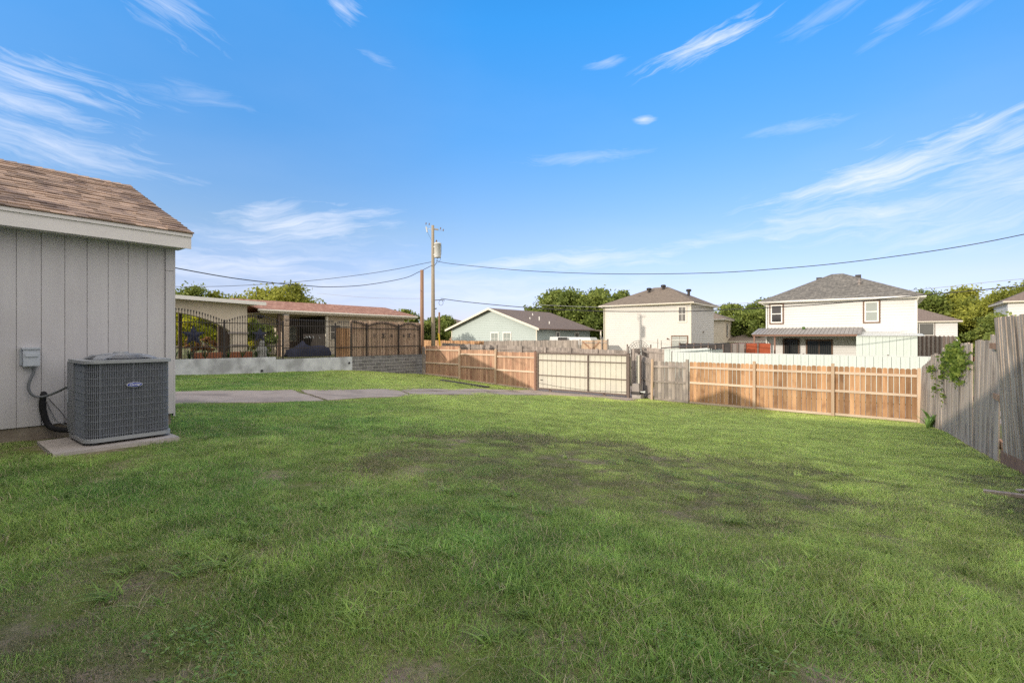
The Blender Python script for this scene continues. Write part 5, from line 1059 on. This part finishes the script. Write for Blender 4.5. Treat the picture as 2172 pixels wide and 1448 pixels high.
# ------------------------------------------------------------------ smaller houses further back
def far_house(label, bear, dist, w, d, z0, zt, zr, wall, roof, win=(), oh=.4, fasc='cream_trim', shiftx=0):
    x, y = at(bear, dist); t = thing('two_storey_house' if zt > 3 else 'house', label, 'house', (x, y, z0)); m = MB(); m.box(x - w, x, y, y + d, z0, zt); lap_wall(m, 'y-', y, x - w, x, z0, zt, step=.25); m.build('wall', wall, t)
    hip_roof(t, x - w, x, y, y + d, zt + .1, zr, roof, oh, None, fasc)
    for f, u0, u1, a, b_ in win: window(t, f, (y - .02) if f == 'y-' else x, (x if f == 'y-' else y) + u0, (x if f == 'y-' else y) + u1, a, b_, 'glass_grey', 'white_trim', 'gate_steel', 2 if f == 'y-' else 1, 1, .08)
    return t
far_house('small tan two storey house peeking out right of the cream house', .438, 62, 5.5, 5.2, -1, 3.55, 4.9, 'stucco_tan', 'roof_taupe', [('x+', 1.4, 2.0, 1.4, 3.0)])
far_house('small white two storey house with brown roof right of the metal shed', .922, 52, 9.5, 9, -1.2, 2.98, 5.3, 'siding_white', 'roof_brown', [('y-', -4.4, -1.9, 1.5, 2.85)])
far_house('white house corner at the far right edge above the leaning fence', 1.36, 38.2, 9.0, 7, -1.2, 4.45, 6.6, 'siding_white', 'roof_brown', [])
far_house('distant brown roofed house behind the trees left of the mint house', -.118, 88, 9, 9, -1, 3.0, 4.9, 'stucco_tan', 'roof_brown', [])
far_house('cream house wall low behind the awning posts', .555, 60, 7, 6, -1.1, .7, 1.9, 'siding_cream', 'roof_taupe', [])
far_house('distant low house across the gap left of the white house', .51, 95, 10, 9, -1, 1.2, 2.6, 'siding_cream', 'roof_grey', [])

# ------------------------------------------------------------------ poles and cables
px_, py_ = at(-.1639, 36.5)
up = thing('utility_pole', 'tall wooden utility pole with transformer behind the fence corner', 'utility pole', (px_, py_, -1.2))
m = MB(); m.tube([(px_ + .06, py_, -1.3), (px_ + .03, py_, 3.5), (px_, py_, 9.72)], [.165, .145, .105], 14); m.build('pole', 'pole_wood', up, smooth=True)
c, s = math.cos(YAW), math.sin(YAW); U = Vector((c, s, 0))      # direction to the right as seen from the yard
def pp(r_, z, f=0.): return (px_ + U.x * r_ - s * -f, py_ + U.y * r_ - c * f, z)
m = MB(); tx, ty = px_ + U.x * .36, py_ + U.y * .36; m.lathe([(0, 7.27), (.25, 7.28), (.26, 7.32), (.26, 8.28), (.28, 8.29), (.28, 8.35), (.2, 8.42), (0, 8.44)], tx, ty, 20); tf = m.build('transformer', 'galv', up, smooth=True)
m = MB(); m.lathe([(.05, 8.42), (.07, 8.46), (.05, 8.5), (.07, 8.54), (.05, 8.6), (.0, 8.66)], tx - .12, ty, 10); m.build('bushing', 'brown_trim', tf)
m = MB(); m.box(px_ - .02, tx, py_ - .04, ty + .04, 8.05, 8.13); m.box(px_ - .02, tx, py_ - .04, ty + .04, 7.45, 7.53); m.build('bracket', 'galv', up)
m = MB(); m.tube([pp(0, 9.38), pp(-.35, 9.48), pp(-.55, 9.52)], .02, 6); m.tube([pp(-.50, 9.62), pp(-.42, 9.2)], .05, 8); m.build('fuse_cutout', 'galv', up)
m = MB(); m.bar(pp(.05, 9.44), pp(.42, 9.40), .09, .09); m.tube([pp(.3, 9.36), pp(.62, 9.33), pp(.82, 9.37)], .012, 5); m.build('cross_arm', 'pole_wood', up)
m = MB()
for r_, z in ((-.52, 9.86), (-.28, 9.82), (.58, 9.5), (.78, 9.37)): m.tube([pp(r_, z - .08), pp(r_ + .02, z + .07)], .035, 6)
m.build('insulator', 'brown_trim', up)
m = MB(); m.tube(smooth_pts([pp(.55, 7.7), pp(.60, 7.3), pp(.5, 7.0), pp(.3, 6.9), pp(.12, 6.65)]), .012, 5); m.tube(smooth_pts([pp(.36, 7.25), pp(.3, 7.0), pp(.14, 6.7)]), .012, 5); m.tube(smooth_pts([pp(-.4, 9.2), pp(-.25, 8.9), pp(-.1, 8.6)]), .008, 5); m.tube(smooth_pts([pp(.62, 8.4), pp(.66, 8.0), pp(.62, 7.5)]), .01, 5); m.build('lead_wire', 'cable', up)
m = MB(); m.tube([pp(.1, 4.07), pp(.55, 4.1), pp(.9, 4.06)], .03, 6); m.tube([pp(.62 + .16 * math.cos(R(a)), 3.88 + .2 * math.sin(R(a))) for a in range(0, 361, 30)], .014, 5); m.tube([pp(.15, 3.42), pp(.3, 3.46)], .04, 6); m.build('cable_coil', 'cable', up)
bx, by_ = at(-.1863, 32.4)
bpst = MB(); bpst.tube([(bx, by_, -1.2), (bx, by_, 5.78)], [.14, .115], 12); tag(bpst.build('wooden_pole', 'post_wood', origin=(bx, by_, -1.2), smooth=True), 'shorter bare brown wooden pole left of the utility pole', 'pole')
x, y = at(-.1505, 60); m = MB(); m.tube([(x, y, -.8), (x, y, 4.4)], .11, 8); tag(m.build('wooden_pole', 'post_wood', origin=(x, y, -.8)), 'small distant wooden pole between the two near poles', 'pole')
x, y = at(-.146, 40); m = MB(); m.tube([(x + .1, y, -1), (x - .35, y, 1.6)], .07, 8); tag(m.build('guy_guard', 'yellow_plastic', origin=(x, y, -1)), 'slanted yellow guard sleeve on the guy wire right of the utility pole', 'guy guard')
CABLES = [
    ('upper cable running from the pole to the right, sagging in front of the sky', 0.02, 'cable', [(-26.7, 25.31, 7.065), (-25.99, 25.4, 6.832), (-23.5, 25.74, 6.4), (-18.61, 26.38, 5.687), (-13.11, 27.11, 5.133), (-7.77, 27.82, 4.83), (-4.37, 28.27, 4.82), (-1.37, 28.67, 4.926), (2.1, 29.13, 5.227), (4.7, 29.47, 5.627), (7.94, 29.9, 6.326)]),
    ('thick lower cable running right from the pole across both tall houses', 0.028, 'cable', [(-26.36, 25.47, 4.186), (-24.08, 26.17, 3.842), (-19.46, 27.58, 3.323), (-14.63, 29.06, 2.996), (-9.59, 30.6, 2.895), (-7.89, 31.13, 2.947), (-5.54, 31.85, 3.022), (-3.03, 32.62, 3.141), (-0.94, 33.26, 3.299), (1.85, 34.11, 3.549), (5.62, 35.27, 3.881), (10.15, 36.65, 4.393)]),
    ('thin pale cable above the thick one reaching the cream house eave and beyond', 0.015, 'cable_grey', [(-21.37, 30.87, 3.811), (-16.24, 32.25, 3.481), (-10.53, 33.79, 3.42), (-7.83, 34.51, 3.506), (-2.54, 35.93, 3.739), (2.27, 37.23, 4.129), (4.91, 37.94, 4.392), (10.13, 39.34, 4.809)]),
    ('cable from the pole running left over the red roof, the higher one at the pole', 0.018, 'cable', [(-27.01, 25.27, 6.983), (-27.84, 24.6, 6.766), (-28.89, 23.76, 6.477), (-30.87, 22.16, 6.044), (-33.29, 20.22, 5.645), (-35.75, 18.24, 5.354), (-38.48, 16.05, 5.134), (-40.87, 14.13, 5.057), (-43.9, 11.69, 5.119)]),
    ('cable from the pole running left, crossing below the other and rising to the grey house', 0.02, 'cable', [(-27.06, 25.41, 6.791), (-26.29, 23.23, 5.921), (-25.62, 21.35, 5.251), (-24.22, 17.39, 4.37), (-23.18, 14.43, 3.932), (-22.56, 12.69, 3.806), (-21.94, 10.93, 3.724), (-21.12, 8.61, 3.692), (-20.34, 6.41, 3.776), (-19.95, 5.32, 3.856)]),
    ('faint thin cable far behind the ranch roof', 0.012, 'cable_grey', [(-27.18, 24.34, 4.155), (-29.09, 23.93, 4.222), (-32.25, 23.24, 4.408), (-37.61, 22.07, 4.958)])]
for lab, r_, mt, pts in CABLES:
    m = MB(); m.tube(smooth_pts(pts, 6), r_, 6); tag(m.build('overhead_cable', mt, origin=pts[0]), lab, 'cable', 'overhead cables at the utility pole')

# ------------------------------------------------------------------ vine on the weathered fence
vn = thing('climbing_vine', 'bright green climbing vine spilling down the weathered board fence', 'vine', (1.15, 15.5, -.9))
P = []; stems = MB()
def strand(y0, z0, y1, z1, n, wob=.12, thick=.12):
    pts = []
    for k in range(9):
        u = k / 8; y = y0 + (y1 - y0) * u + rnd(-wob, wob); z = z0 + (z1 - z0) * u + rnd(-.05, .05); pts.append((fx(y) - .04, y, z))
    stems.tube(pts, .008, 5)
    for k in range(int(n * .55)): q = random.choice(pts); P.append((q[0] - rnd(0, .08), q[1] + rnd(-thick * 2, thick * 2), q[2] + rnd(-thick, thick)))
for a in [(15.6, .65, 14.2, .95, 220, .3, .18), (13.6, .95, 12.6, .80, 260, .3, .2), (14.9, .9, 13.2, .85, 300, .3, .22), (14.8, .5, 13.4, .5, 260, .3, .2), (14.6, .75, 13.8, .95, 260, .2, .16), (14.4, .85, 13.0, .6, 260, .2, .16), (14.2, .8, 13.6, .3, 130, .15, .10), (15.1, .75, 15.8, .4, 90, .15, .08), (13.9, .95, 13.6, 1.15, 80, .1, .09),
          (18.6, .30, 17.2, .45, 110, .2, .09), (17.3, .45, 17.0, -.25, 60, .12, .05), (15.9, .0, 15.5, -.3, 34, .15, .06), (15.6, .5, 16.1, .1, 60, .1, .06)]: strand(*a)
stems.build('stem', 'bark', vn); leaf_mesh('leaves', 'leaf_vine', np.array(P), .048, vn)
shrub(1.65, 11.6, .30, .55, 'dark green creeper bulging over the top of the weathered fence', 'leaf_green', 700, .06, z=.85)

# ------------------------------------------------------------------ grass
def make_patch(name, R_, n, h0, h1, w0, dry, mat, bend=.6, pool=None, fall=True, seg=3):
    u = rng.random(n); th = rng.random(n) * 2 * np.pi; rr = R_ * np.sqrt(u) * (np.clip(rng.normal(1, .16, n), .5, 1.4) if fall else 1)
    x, y = rr * np.cos(th), rr * np.sin(th); h = rng.uniform(h0, h1, n) * (1 - .3 * (rr / R_) ** 2); a = rng.random(n) * 2 * np.pi; b = bend * rng.uniform(.3, 1.2, n)
    dx, dy = np.cos(a), np.sin(a); fa = a + rng.normal(0, .6, n) + np.pi / 2; wx, wy = np.cos(fa), np.sin(fa); w = w0 * rng.uniform(.6, 1.3, n) / 2
    V = np.zeros((n, 2 * seg + 1, 3))
    for k in range(seg + 1):
        t = k / seg; ox = dx * h * b * t ** 1.7; oy = dy * h * b * t ** 1.7; oz = h * (t - .35 * b * t * t) - .004; ww = w * (1 - t ** 1.8)
        if k < seg: V[:, 2 * k, :] = np.stack([x + ox - wx * ww, y + oy - wy * ww, oz], 1); V[:, 2 * k + 1, :] = np.stack([x + ox + wx * ww, y + oy + wy * ww, oz], 1)
        else: V[:, 2 * seg, :] = np.stack([x + ox, y + oy, oz], 1)
    nv = 2 * seg + 1; F = []; base = np.arange(n) * nv
    me = bpy.data.meshes.new(name); faces = []
    for i in base.tolist():
        for k in range(seg - 1): faces.append((i + 2 * k, i + 2 * k + 1, i + 2 * k + 3, i + 2 * k + 2))
        faces.append((i + 2 * seg - 2, i + 2 * seg - 1, i + 2 * seg))
    me.from_pydata(V.reshape(-1, 3).tolist(), [], faces)
    v = np.repeat(rng.random(n), seg); wv = np.repeat((rng.random(n) < dry).astype(float) * rng.uniform(.6, 1, n), seg)
    for nm, vals in (('v', v), ('w', wv)): at = me.attributes.new(nm, 'FLOAT', 'FACE'); at.data.foreach_set('value', vals.astype(np.float32))
    me.materials.append(M[mat]); return bpy.data.objects.new(name, me)
pc = bpy.data.collections.new('grass_sources')
def addp(o): pc.objects.link(o); return o
# alphabetical order = index
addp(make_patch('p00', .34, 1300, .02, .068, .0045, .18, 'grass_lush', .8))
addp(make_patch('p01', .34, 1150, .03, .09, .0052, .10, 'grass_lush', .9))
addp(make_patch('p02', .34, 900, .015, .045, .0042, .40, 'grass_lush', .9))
addp(make_patch('p03', .34, 1300, .018, .040, .0040, .28, 'grass_dry', .9))
addp(make_patch('p04', .34, 650, .012, .032, .0042, .6, 'grass_dry', 1.1))
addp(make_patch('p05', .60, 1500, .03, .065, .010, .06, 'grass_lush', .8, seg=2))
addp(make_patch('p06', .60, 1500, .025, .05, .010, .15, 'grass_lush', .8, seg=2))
addp(make_patch('p07', .60, 1300, .02, .045, .010, .35, 'grass_dry', .8, seg=2))
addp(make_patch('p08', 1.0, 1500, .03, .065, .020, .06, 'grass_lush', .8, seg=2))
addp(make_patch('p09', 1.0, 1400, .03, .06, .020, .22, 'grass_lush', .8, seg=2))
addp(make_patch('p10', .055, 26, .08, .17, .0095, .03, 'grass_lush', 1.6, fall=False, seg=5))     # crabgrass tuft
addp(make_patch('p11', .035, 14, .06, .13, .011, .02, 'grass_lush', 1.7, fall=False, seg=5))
# stray straw lying flat
addp(make_patch('p12', .10, 9, .10, .16, .003, 1.0, 'grass_dry', 2.0, fall=False, seg=4))
def weed_mesh(name, n, R_, s):
    P = []
    for k in range(n): r = R_ * math.sqrt(rnd()); a = rnd(0, 6.28); P.append((r * math.cos(a), r * math.sin(a), rnd(.02, .07) * (1.2 - r / R_ * .6)))
    P = np.array(P); ORG['_w'] = Vector((0, 0, 0)); o = leaf_mesh(name, 'leaf_weed', P, s, None, (0, 0, 0), flat=0.); 
    me = o.data; COL.objects.unlink(o); co = np.empty(len(me.vertices) * 3); me.vertices.foreach_get('co', co); co = co.reshape(-1, 4, 3); c0 = co.mean(1, keepdims=True); co = c0 + (co - c0) * np.array([1, 1, .45]); me.vertices.foreach_set('co', co.ravel()); return o
w1 = weed_mesh('p13', 55, .13, .0115); pc.objects.link(w1)
def dryness(x, y):
    """the worn oval of dull grass in the middle of the yard, and the worn strip by the fences"""
    cx, cy = -2.75, 5.4; a = R(18); u = (x - cx) * math.cos(a) + (y - cy) * math.sin(a); v = -(x - cx) * math.sin(a) + (y - cy) * math.cos(a)
    n = .20 * math.sin(x * 1.9 + y) + .16 * math.sin(y * 2.7 - x * 1.3) + .10 * math.sin(x * 5.1) * math.sin(y * 4.3)
    d = 1.15 - math.sqrt((u / 2.7) ** 2 + (v / 2.15) ** 2) + n * .6
    d2 = .5 - abs(x - 1.3) / 1.1 + n if 2 < y < 15 else 0
    d3 = 1 - math.hypot(x + 2.6, y - 0.0) / 1.1 + n
    d4 = 1 - math.hypot(x + 7.3, y - 1.0) / .8 + n * .6
    return max(d * 1.6, d2 * .9, d3, d4)
drive_polys = [[(-15.0, -2.0), (-11.1, -2.0), (-11.35, 6.9), (-14.9, 7.9)], [(-14.85, 8.12), (-11.5, 7.08), (-12.3, 10.6), (-15.2, 12.2)], [(-14.35, 11.85), (-12.35, 10.75), (-12.9, 15.7), (-14.4, 16.7)], [(-15.6, 12.7), (-14.5, 12.0), (-14.6, 19.5), (-15.5, 19.2)], [(-14.4, 16.9), (-12.9, 15.9), (-12.4, 19.3), (-14.4, 19.6)], [(-15.2, 19.7), (-8.9, 19.9), (-8.9, 26.6), (-15.2, 26.6)]]
def inside(p, poly, mrg):
    s_ = None
    for k in range(4):
        a, b_ = poly[k], poly[(k + 1) % 4]; ex, ey = b_[0] - a[0], b_[1] - a[1]; l = math.hypot(ex, ey); cr = (ex * (p[1] - a[1]) - ey * (p[0] - a[0])) / l
        if cr < -mrg: return False
    return True
GP, GI, GR, GS = [], [], [], []
def put(x, y, i, s_, flatz=True):
    GP.append((x, y)); GI.append(i); GS.append(s_); GR.append(rnd(0, 6.283))
def blocked(x, y, r):
    if x < -23.9 or x > 1.45 or y > 21.3 or y < -1.1: return True
    if x < XW + r * .5 and y < YE + r * .4 and x > -13.2: return True
    if -7.9 - r * .6 < x < -6.62 + r * .6 and 1.0 - r * .6 < y < 2.16 + r * .6: return True
    for pl_ in drive_polys:
        if inside((x, y), pl_, r * .38): return True
    return False
cS, sS = math.cos(YAW), math.sin(YAW)
def scatter(d0, d1, step, kinds, r, dens=1.0, xr=None):
    lo = -26; n = 0
    y = -1.2
    while y < 21.4:
        x = -24
        while x < 1.6:
            xx = x + rnd(-step, step) * .5; yy = y + rnd(-step, step) * .5; D = -xx * sS + yy * cS; X = xx * cS + yy * sS
            if d0 <= D < d1 and abs(X) < D * 1.16 + 1.2 and rnd() < dens and not blocked(xx, yy, r): kinds(xx, yy); n += 1
            x += step
        y += step
    return n
def near(x, y):
    d = dryness(x, y)
    q = rnd()
    if d > .6: i = 3 if q < .72 else 4
    elif d > .2: i = random.choice((2, 3, 3, 3)) 
    elif d > .05: i = random.choice((0, 2, 3))
    else: i = 1 if q < .38 else (0 if q < .85 else 2)
    n_ = math.sin(x * 2.1 + 1.3) * math.sin(y * 2.6 + x)
    if rnd() < .10: return
    put(x, y, i, (.85 + .30 * n_) * rnd(.7, 1.25) * (1.0 if d < .3 else .85))
    if d > .2 and rnd() < .35: put(x + rnd(-.2, .2), y + rnd(-.2, .2), 0, rnd(.25, .5))
def midf(x, y):
    d = dryness(x, y); q = rnd()
    if d > .6: i = 7
    elif d > .25: i = random.choice((6, 7))
    else: i = 5 if q < .6 else 6
    put(x, y, i, rnd(.85, 1.15))
def farf(x, y): put(x, y, 8 if rnd() < .55 else 9, rnd(.85, 1.15))
def edge_fill(x, y): put(x, y, 0 if rnd() < .6 else 2, rnd(.4, .6))
scatter(.6, 7.6, .235, near, .3)
scatter(7.2, 15.5, .42, midf, .5)
scatter(15, 40, .62, farf, .85)
scatter(6.0, 30, .30, lambda x, y: put(x, y, 6, .30), .12, .5)       # ragged fill close to the slabs and walls
scatter(.8, 7, .16, edge_fill, .12, .25)
def tuft(x, y):
    d = dryness(x, y)
    if d < .5 or rnd() < .15:
        g_ = math.sin(x * 1.3 + 2) * math.sin(y * 1.7 + 1)
        if rnd() < .35 + .5 * g_: put(x, y, random.choice((10, 11)), rnd(.4, 1.0))
scatter(.9, 9, .22, tuft, .1, .9)
scatter(8, 22, .30, lambda x, y: put(x, y, random.choice((0, 1, 2, 3, 10)), rnd(.25, .6)), .1, .55)
scatter(5, 12, .25, lambda x, y: put(x, y, random.choice((1, 11, 10, 3)), rnd(.2, .5)), .1, .5)
for cx, cy, n, sp_ in ((-2.45, 3.0, 9, .18), (-2.0, 3.05, 8, .2), (-3.0, 1.15, 10, .25), (-2.85, .95, 8, .25), (.35, 2.6, 10, .3), (.25, 1.9, 10, .3), (.9, 2.4, 8, .3), (-1.2, 1.6, 5, .15)):
    for k in range(n): 
        q = (cx + random.gauss(0, sp_), cy + random.gauss(0, sp_))
        if not blocked(*q, .1): put(*q, random.choice((10, 11)), rnd(.5, 1.05))
scatter(.9, 9, .35, lambda x, y: put(x, y, 12, rnd(.6, 1.2)), .1, .5)
for cx, cy, n, sp_ in ((-1.98, .77, 11, .17), (-2.85, 1.1, 2, .2), (-.85, 1.2, 6, .2), (-2.2, 5.4, 12, .35), (-1.2, 5.4, 8, .3), (-.2, 1.6, 6, .3), (.3, 1.4, 5, .3), (-3.6, 3.3, 5, .4)):
    for k in range(n): put(cx + random.gauss(0, sp_), cy + random.gauss(0, sp_), 13, rnd(.7, 1.2))
GP = np.array(GP); n = len(GP); gz = lawn_h(GP[:, 0], GP[:, 1]); e = .15
gxs = (lawn_h(GP[:, 0] + e, GP[:, 1]) - lawn_h(GP[:, 0] - e, GP[:, 1])) / (2 * e); gys = (lawn_h(GP[:, 0], GP[:, 1] + e) - lawn_h(GP[:, 0], GP[:, 1] - e)) / (2 * e)
rot = np.zeros((n, 3))
from mathutils import Matrix, Euler
for k in range(n):
    N_v = Vector((-gxs[k], -gys[k], 1)).normalized(); Q = N_v.to_track_quat('Z', 'Y').to_matrix() @ Matrix.Rotation(GR[k], 3, 'Z'); rot[k] = Q.to_euler()
me = bpy.data.meshes.new('grass'); me.vertices.add(n); me.vertices.foreach_set('co', np.stack([GP[:, 0], GP[:, 1], gz], 1).ravel())
a = me.attributes.new('idx', 'INT', 'POINT'); a.data.foreach_set('value', np.array(GI, np.int32))
a = me.attributes.new('rot', 'FLOAT_VECTOR', 'POINT'); a.data.foreach_set('vector', rot.ravel().astype(np.float32))
a = me.attributes.new('scl', 'FLOAT', 'POINT'); a.data.foreach_set('value', np.array(GS, np.float32))
grass = bpy.data.objects.new('grass', me); COL.objects.link(grass); tag(grass, 'mown green lawn with a worn dull oval in the middle', 'grass', kind='stuff')
ng = bpy.data.node_groups.new('grass_nodes', 'GeometryNodeTree'); ng.interface.new_socket('Geometry', in_out='INPUT', socket_type='NodeSocketGeometry'); ng.interface.new_socket('Geometry', in_out='OUTPUT', socket_type='NodeSocketGeometry')
gi = ng.nodes.new('NodeGroupInput'); gout = ng.nodes.new('NodeGroupOutput'); iop = ng.nodes.new('GeometryNodeInstanceOnPoints'); ci = ng.nodes.new('GeometryNodeCollectionInfo')
ci.inputs['Collection'].default_value = pc; ci.inputs['Separate Children'].default_value = True; ci.inputs['Reset Children'].default_value = True
def named(nm, ty): x = ng.nodes.new('GeometryNodeInputNamedAttribute'); x.data_type = ty; x.inputs['Name'].default_value = nm; return x.outputs['Attribute']
iop.inputs['Pick Instance'].default_value = True; ng.links.new(gi.outputs[0], iop.inputs['Points']); ng.links.new(ci.outputs[0], iop.inputs['Instance']); ng.links.new(named('idx', 'INT'), iop.inputs['Instance Index'])
e2r = ng.nodes.new('FunctionNodeEulerToRotation'); ng.links.new(named('rot', 'FLOAT_VECTOR'), e2r.inputs[0]); ng.links.new(e2r.outputs[0], iop.inputs['Rotation']); ng.links.new(named('scl', 'FLOAT'), iop.inputs['Scale'])
ng.links.new(iop.outputs[0], gout.inputs[0]); md = grass.modifiers.new('grass', 'NODES'); md.node_group = ng
print('grass patches', n, 'polys', sum(len(o.data.polygons) for o in bpy.data.objects if o.type == 'MESH'))
